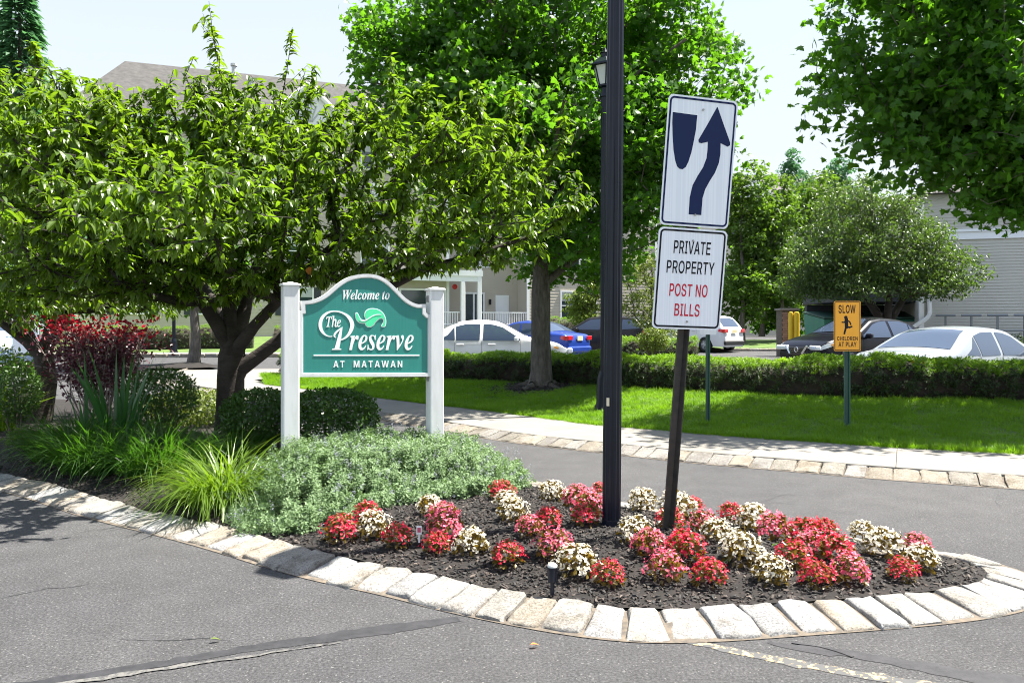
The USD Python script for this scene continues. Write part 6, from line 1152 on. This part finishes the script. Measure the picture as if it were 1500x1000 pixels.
for r_ in range(19):
    for c_ in range(3):
        x = -0.33 + c_ * 0.225 + (0.05 if r_ % 2 else 0); t.part('brick', MB().box((x + 0.1, -0.345, 0.06 + r_ * 0.098), (0.205, 0.03, 0.082)), M['brick'])
t.part('cap', MB().box((0, 0, 2.0), (0.8, 0.8, 0.08)), M['concrete'])
t = Th('distant_house', 'far beige roof with a gable showing above the trees in the centre right', 'house', (23, 78, 1)); v = [(14, 76, 14.2), (36, 76, 14.2), (36, 88, 14.2), (14, 88, 14.2), (18, 82, 17.6), (32, 82, 17.6)]
t.part('wall', MB().box((25, 82, 7.5), (21, 11, 13.4)), M['sidL'], world=True); t.part('roof', MB().add(v, [(0, 1, 5), (0, 5, 4), (1, 2, 5), (2, 3, 4), (2, 4, 5), (3, 0, 4), (0, 3, 2), (0, 2, 1)]), mat('far_roof', (0.1, 0.088, 0.083), 0.9), world=True)
t.part('gable', MB().add([(21.4, 75.7, 14.2), (25.6, 75.7, 14.2), (23.5, 75.7, 16.3), (23.5, 80, 16.3), (21.4, 80, 14.2), (25.6, 80, 14.2)], [(0, 1, 2), (0, 2, 3), (0, 3, 4), (1, 5, 3), (1, 3, 2)]), M['trim'], world=True)
for k in range(4): t.part('window', MB().box((17 + k * 5, 76.45, 11.5), (1.6, 0.1, 1.6)), M['pane'], world=True)
# board at the left edge
p = px(38, 500, 20.0); t = Th('notice_board', 'pale notice board with dark lettering at the left edge behind the cherry branches', 'notice board', (p[0], 20, float(T(20))), 0.1); bw, bh = 0.62, 0.62; zc = p[2] - float(T(20))
for sx in (-.3, .3): t.part('post', MB().box((sx, 0.03, zc / 2), (0.06, 0.05, zc + 0.6)), M['galv'])
pn_ = t.part('board', MB().box((0, 0, zc), (bw, 0.02, bh)), M['refl'])
for txt, x0, x1, y0, y1 in (('ON', 0.02, 0.22, 0.06, 0.16), ('LE', 0.03, 0.2, -0.12, -0.03)): t.part('lettering', slab(fit(glyphs(txt, 'sans', 600), x0, x1, zc + y0, zc + y1), f3, fn, 0.0105, 0.013), M['ink'], parent=pn_)

# ------------------------------------------------------------------ cars
def paint(name, c, metal=0.0, rough=0.28): return mat(name, c, rough, metal=metal, coat=0.6 if max(c) > 0.05 else 0.2, spec=0.4 if max(c) > 0.05 else 0.25)
M['tyre'] = mat('tyre_rubber', (0.015, 0.015, 0.016), 0.8); M['rim'] = mat('alloy_rim', (0.45, 0.46, 0.47), 0.3, metal=0.8); M['taill'] = mat('tail_lamp', (0.5, 0.01, 0.015), 0.15, coat=1.0); M['headl'] = mat('head_lamp', (0.62, 0.66, 0.68), 0.12, spec=0.8, coat=1.0); M['amber'] = mat('turn_lamp', (0.7, 0.3, 0.05), 0.2)
M['plate'] = mat('number_plate', (0.62, 0.55, 0.3), 0.5); M['blackplastic'] = mat('black_plastic', (0.012, 0.012, 0.013), 0.5); M['chrome'] = mat('chrome', (0.7, 0.71, 0.72), 0.12, metal=1.0); M['seat'] = mat('car_seat', (0.06, 0.06, 0.065), 0.8)
M['tint'] = usdkit.material(stage, '/World/Looks/tinted_car_window', {'p': ('principled_bsdf', {'base_color': (0.04, 0.058, 0.095), 'roughness': 0.03, 'specular_ior_level': 0.8})}, [], surface='p.BSDF')
SEDAN = [(0, .58), (.006, .80), (.02, .94), (.06, 1.0), (.14, 1.03), (.17, 1.06), (.30, 1.36), (.36, 1.435), (.44, 1.468), (.52, 1.465), (.60, 1.41), (.735, 1.06), (.76, 1.02), (.85, .95), (.94, .84), (.98, .71), (1, .55)]
SUVP = [(0, .55), (.006, .85), (.015, 1.05), (.03, 1.12), (.115, 1.56), (.15, 1.64), (.3, 1.70), (.45, 1.70), (.58, 1.64), (.745, 1.17), (.77, 1.13), (.86, 1.07), (.95, .95), (.985, .8), (1, .55)]
def make_car(name, label, loc, heading, L=4.75, W=1.83, kind='sedan', H=1.47, body=None, group='parked cars', glass='tint', tail=None, plate=True, grille=False, seats=False):
    t = Th(name, label, 'car', loc, math.atan2(heading[1], heading[0]), group)
    pr = np.array(SEDAN if kind == 'sedan' else SUVP); HH = pr[:, 1].max(); pr = pr * [1, H / HH]
    belt = 0.93 * H / 1.47 if kind == 'sedan' else 1.08 * H / 1.7; wr = 0.335; xw = (0.205, 0.80)
    top = lambda u: np.interp(u, *pr.T)
    uu = np.unique(np.concatenate([np.linspace(0, 1, 71), pr[:, 0], [a + s_ * wr * 1.12 / L for a in xw for s_ in np.linspace(-1, 1, 11)]]))
    from scipy.ndimage import gaussian_filter1d
    fine = np.linspace(0, 1, 1201); sm = gaussian_filter1d(top(fine), 9, mode='nearest'); top = lambda u: np.interp(u, fine, sm)
    w0 = lambda u: W / 2 * (1 - 0.20 * np.abs(2 * u - 1) ** 4.5 - 0.10 * np.abs(2 * u - 1) ** 24)
    def yside(u, z):
        lo = 1 - 0.05 * np.clip((0.62 - z) / 0.4, 0, 1) ** 2; hi = 1 - 0.27 * np.clip((z - belt) / (H - belt), 0, 1.1) ** 1.15 - 0.02 * np.clip((z - 0.75) / 0.2, 0, 1)
        return w0(u) * lo * hi
    def arch(u):
        z = np.full_like(u, 0.23)
        for a in xw: d = (u - a) * L; R = wr * 1.13; z = np.where(np.abs(d) < R, np.maximum(z, 0.32 + np.sqrt(np.maximum(R * R - d * d, 0)) - 0.0), z)
        return z
    rows = []
    for u in uu:
        zt = float(top(np.array(u))); zb = min(float(arch(np.array([u]))[0]), zt - 0.1); cr = 0.045 if zt > belt + 0.1 else 0.03; rc = min(0.10, (zt - zb) * 0.4)
        zs = np.concatenate([np.linspace(zb, zt - rc, 11), zt - rc + rc * np.sin(np.linspace(0.25, 1, 5) * math.pi / 2) * 0.9]); ys = yside(u, np.minimum(zs, zt - rc * 0.3)); ys[11:] -= rc * (1 - np.cos(np.linspace(0.25, 1, 5) * math.pi / 2)) * 0.9
        ye = ys[-1]; q = np.linspace(1, 0, 6)[1:]; zs2 = zs[-1] + cr * (1 - q ** 2); rows.append(np.column_stack([np.concatenate([ys, ye * q]), np.concatenate([zs, zs2])]))
    R_ = np.array(rows); m = R_.shape[1]; full = np.concatenate([R_, (R_ * [-1, 1])[:, -2::-1]], 1); k = full.shape[1]; X = (uu - 0.5) * L
    V = np.concatenate([np.repeat(X[:, None, None], k, 1), full], 2); V = V.reshape(-1, 3)
    i, j = np.meshgrid(np.arange(len(uu) - 1), np.arange(k - 1), indexing='ij'); f = np.stack([i * k + j, i * k + j + 1, (i + 1) * k + j + 1, (i + 1) * k + j], -1).reshape(-1, 4)
    caps = [(0, b_ + 1, b_) for b_ in range(1, k - 1)]; n0 = (len(uu) - 1) * k; caps += [(n0, n0 + b_, n0 + b_ + 1) for b_ in range(1, k - 1)]
    f = np.vstack([f[:, [0, 1, 2]], f[:, [0, 2, 3]], caps])[:, ::-1]
    B = t.part('body', (V, f), body, smooth=32)
    t.part('underbody', MB().box((0, 0, 0.42), (L * 0.93, W * 0.80, 0.36)), M['blackplastic'])
    def sidepatch(poly, sg, d=0.006, n=9):
        P_ = Polygon([((a - 0.5) * L, z) for a, z in poly]); x0, z0, x1, z1 = P_.bounds; gx, gz = np.meshgrid(np.linspace(x0, x1, 26), np.linspace(z0, z1, n)); pts = np.column_stack([gx.ravel(), gz.ravel()]); ok = shapely.contains_xy(P_.buffer(-0.012), pts[:, 0], pts[:, 1])
        ed = np.array([P_.exterior.interpolate(q, True).coords[0] for q in np.linspace(0, 1, 60, endpoint=False)]); pts = np.vstack([ed, pts[ok]]); tri = Delaunay(pts).simplices; c = pts[tri].mean(1); tri = tri[shapely.contains_xy(P_, c[:, 0], c[:, 1])]
        y = yside(pts[:, 0] / L + 0.5, pts[:, 1]) + d; return np.column_stack([pts[:, 0], sg * y, pts[:, 1]]), tri
    if kind == 'sedan': 
        wb = belt + 0.015; wins = [[(.225, wb + .02), (.275, wb + 0.14), (.315, 1.30 * H / 1.47), (.318, wb)], [(.326, wb), (.323, 1.315 * H / 1.47), (.38, 1.375 * H / 1.47), (.468, 1.385 * H / 1.47), (.462, wb)], [(.482, wb - .005), (.487, 1.385 * H / 1.47), (.545, 1.365 * H / 1.47), (.60, 1.29 * H / 1.47), (.70, wb + .04), (.70, wb - 0.01)]]
    else:
        wb = belt + 0.03; k_ = H / 1.7; wins = [[(.08, wb + .06), (.125, 1.5 * k_), (.245, 1.56 * k_), (.25, wb)], [(.265, wb), (.26, 1.57 * k_), (.43, 1.59 * k_), (.435, wb)], [(.452, wb), (.447, 1.59 * k_), (.56, 1.55 * k_), (.70, wb + .05), (.70, wb)]]
    for sg in (-1, 1):
        for p_ in wins:
            g_ = Polygon([((a - .5) * L, z) for a, z in p_]).buffer(-0.015).buffer(0.03); 
            q_ = t.part('side_window', sidepatch(p_, sg), M[glass])
    def toppatch(u0, u1, f0, f1, d=0.008):
        u = np.linspace(u0, u1, 10); fr_ = np.linspace(-1, 1, 9); pts = []
        for a_, uq in enumerate(u):
            zt = float(top(np.array(uq))); r_ = np.interp(uq, uu, R_[:, -6, 0]); zc_ = np.interp(uq, uu, R_[:, -6, 1]); ff = f0 + (f1 - f0) * a_ / 9; cr = 0.045 if zt > belt + 0.1 else 0.03
            for q in fr_: pts.append(((uq - .5) * L, q * r_ * ff, zc_ + cr * (1 - (q * ff) ** 2) + d))
        i, j = np.meshgrid(np.arange(9), np.arange(8), indexing='ij'); return np.array(pts), np.stack([i * 9 + j, (i + 1) * 9 + j, (i + 1) * 9 + j + 1, i * 9 + j + 1], -1).reshape(-1, 4)
    if kind == 'sedan': t.part('rear_window', toppatch(.172, .335, .95, .86), M[tail or glass], smooth=True); t.part('windscreen', toppatch(.585, .738, .86, .96), M['tint' if glass == 'carpane' else glass], smooth=True)
    else: t.part('rear_window', toppatch(.034, .108, .86, .8), M[glass], smooth=True); t.part('windscreen', toppatch(.585, .745, .86, .95), M[glass], smooth=True)
    for a in xw:
        for sg in (-1, 1):
            y = sg * (W / 2 - 0.1); x = (a - .5) * L
            ty = MB().lathe([(wr * .62, -.1), (wr * .93, -.105), (wr, -.07), (wr, .07), (wr * .93, .105), (wr * .62, .1)], n=24); v, f_ = ty.mesh(); v = np.column_stack([v[:, 0], v[:, 2] * sg, v[:, 1]]) + [x, y, wr]; wp = t.part('wheel', (v, f_), M['tyre'], smooth=40)
            rm = MB().lathe([(0, .075), (.06, .085), (.07, .06), (wr * .55, .05), (wr * .6, .09), (wr * .64, .095), (wr * .64, -.08), (0, -.08)], n=24)
            for q in range(5): b0 = q * 2 * math.pi / 5; rm.tube([(0.05 * math.cos(b0), 0.05 * math.sin(b0), .085), (wr * .58 * math.cos(b0), wr * .58 * math.sin(b0), .088)], 0.028, 5)
            v, f_ = rm.mesh(); v = np.column_stack([v[:, 0], v[:, 2] * sg, v[:, 1]]) + [x, y, wr]; t.part('rim', (v, f_), M['rim'], parent=wp)
    for sg in (-1, 1):
        t.part('mirror', MB().box((L * .175, sg * (W / 2 + .07), belt + .05), (0.12, 0.2, 0.13), 0, 0.03), M['blackplastic'] if kind == 'sedan' and glass == 'carpane' else body)
        tz_ = 0.83 if kind == 'sedan' else 0.98
        t.part('tail_lamp', sidepatch([(.008, tz_ - .1), (.008, tz_ + .06), (.055, tz_ + .085), (.06, tz_ - .04)], sg, 0.012), M['taill'])
        t.part('tail_lamp', MB().box((-L / 2 + 0.0, sg * W * .325, tz_), (0.06, 0.3, 0.16), 0, 0.02), M['taill'])
        hl_ = t.part('head_lamp', sidepatch([(.90, .74), (.915, .83), (.975, .72), (.988, .66), (.985, .60)], sg, 0.012), M['headl'])
        t.part('head_lamp', MB().box((L / 2 - 0.05, sg * W * .315, .665), (0.16, 0.36, 0.13), -sg * 0.30, 0.03), M['headl'])
        t.part('turn_lamp', sidepatch([(.895, .75), (.905, .79), (.93, .76), (.925, .71)], sg, 0.02), M['amber'])
        for a in (.335, .52): t.part('door_handle', MB().box(((a - .5) * L + .06, sg * (yside(np.array(a), np.array(belt - .1)) + .015), belt - .1), (0.2, 0.03, 0.03), 0, 0.01), M['chrome'] if glass == 'carpane' else body)
        for a in (.315, .475, .70): t.part('door_seam', MB().tube([((a - .5) * L, sg * (float(yside(a, z)) + .002), z) for z in np.linspace(.38, belt, 8)], 0.004, 4), M['blackplastic'])
    if plate: t.part('number_plate', MB().box((-L / 2 - 0.01, 0, tz_ - .02), (0.03, 0.32, 0.16), 0, 0.005), M['plate'])
    t.part('rear_bumper', MB().box((-L / 2 + 0.01, 0, .42), (0.12, W * .78, .22), 0, 0.05), body if kind == 'sedan' else M['blackplastic'])
    gr = t.part('grille', MB().box((L / 2 - 0.02, 0, .56), (0.08, W * .42, .24), 0, 0.02), M['blackplastic'])
    if grille:
        vv = MB()
        for sg in (-1, 1): vv.tube([(L / 2 + 0.03, sg * .38, .71), (L / 2 + 0.045, sg * .22, .50)], 0.035, 6)
        t.part('grille_chrome', vv, M['chrome'], parent=gr)
        em = trimesh.creation.torus(0.062, 0.012, 24, 8); v = np.array(em.vertices); v = np.column_stack([v[:, 2] + L / 2 + 0.035, v[:, 0], v[:, 1] + .61]); e_ = MB().add(v, em.faces).box((L / 2 + 0.035, 0, .61), (0.015, 0.17, 0.026)); t.part('emblem', e_, M['chrome'], parent=gr)
        for k in range(4): t.part('grille_slat', MB().box((L / 2 + 0.025, 0, .48 + k * .05), (0.012, 0.6, 0.012)), M['chrome'], parent=gr)
    return t
gz = lambda x, y, d=0.0: (x, y, float(T(y)) + d)
make_car('parked_car', 'white sedan seen from the side behind the hedge, just right of the welcome sign', gz(-0.75, 22.0, 0.06), (1, 0.06), 4.6, 1.83, 'sedan', 1.48, paint('white_car_paint', (0.62, 0.63, 0.64)))
make_car('parked_car', 'blue sedan with red tail lamps behind the maple trunk', gz(0.75, 30.2), (-0.75, 0.66), 4.6, 1.8, 'sedan', 1.46, paint('blue_car_paint', (0.015, 0.05, 0.3), 0.3))
make_car('parked_car', 'dark grey sport utility car behind the lamp post', gz(4.0, 35.0), (-0.9, 0.43), 4.7, 1.88, 'suv', 1.7, paint('dark_car_paint', (0.02, 0.018, 0.018), 0.3))
make_car('parked_car', 'white sport utility car right of the sign post', gz(9.0, 38.7), (-0.6, 0.8), 4.75, 1.9, 'suv', 1.72, paint('white_suv_paint', (0.6, 0.61, 0.62)))
make_car('parked_car', 'dark blue car glimpsed under the private property sign', gz(9.8, 46.5), (-0.9, 0.4), 4.5, 1.8, 'sedan', 1.46, paint('navy_car_paint', (0.012, 0.02, 0.09), 0.3))
make_car('parked_car', 'black sedan facing the road, left of the silver car', gz(9.95, 22.3, 0.14), (-0.91, -0.41), 4.85, 1.85, 'sedan', 1.47, paint('black_car_paint', (0.003, 0.003, 0.006), 0.0), plate=False, grille=True)
make_car('parked_car', 'silver sedan seen from behind at the right edge', gz(9.15, 16.1), (0.84, 0.54), 5.1, 1.88, 'sedan', 1.49, paint('silver_car_paint', (0.34, 0.37, 0.40), 0.35))
make_car('parked_car', 'pale blue car at the far left edge, mostly hidden by the second cherry', gz(-16.9, 24.5), (0.95, -0.3), 4.4, 1.8, 'suv', 1.7, paint('pale_car_paint', (0.35, 0.45, 0.6)))
# black lamp post beyond the side street
p = gz(-14.6, 33.9); lamp_post((p[0], p[1], p[2] + 0.1), 4.6, 0.075, 'slim black lamp post beyond the side street at the left', None)
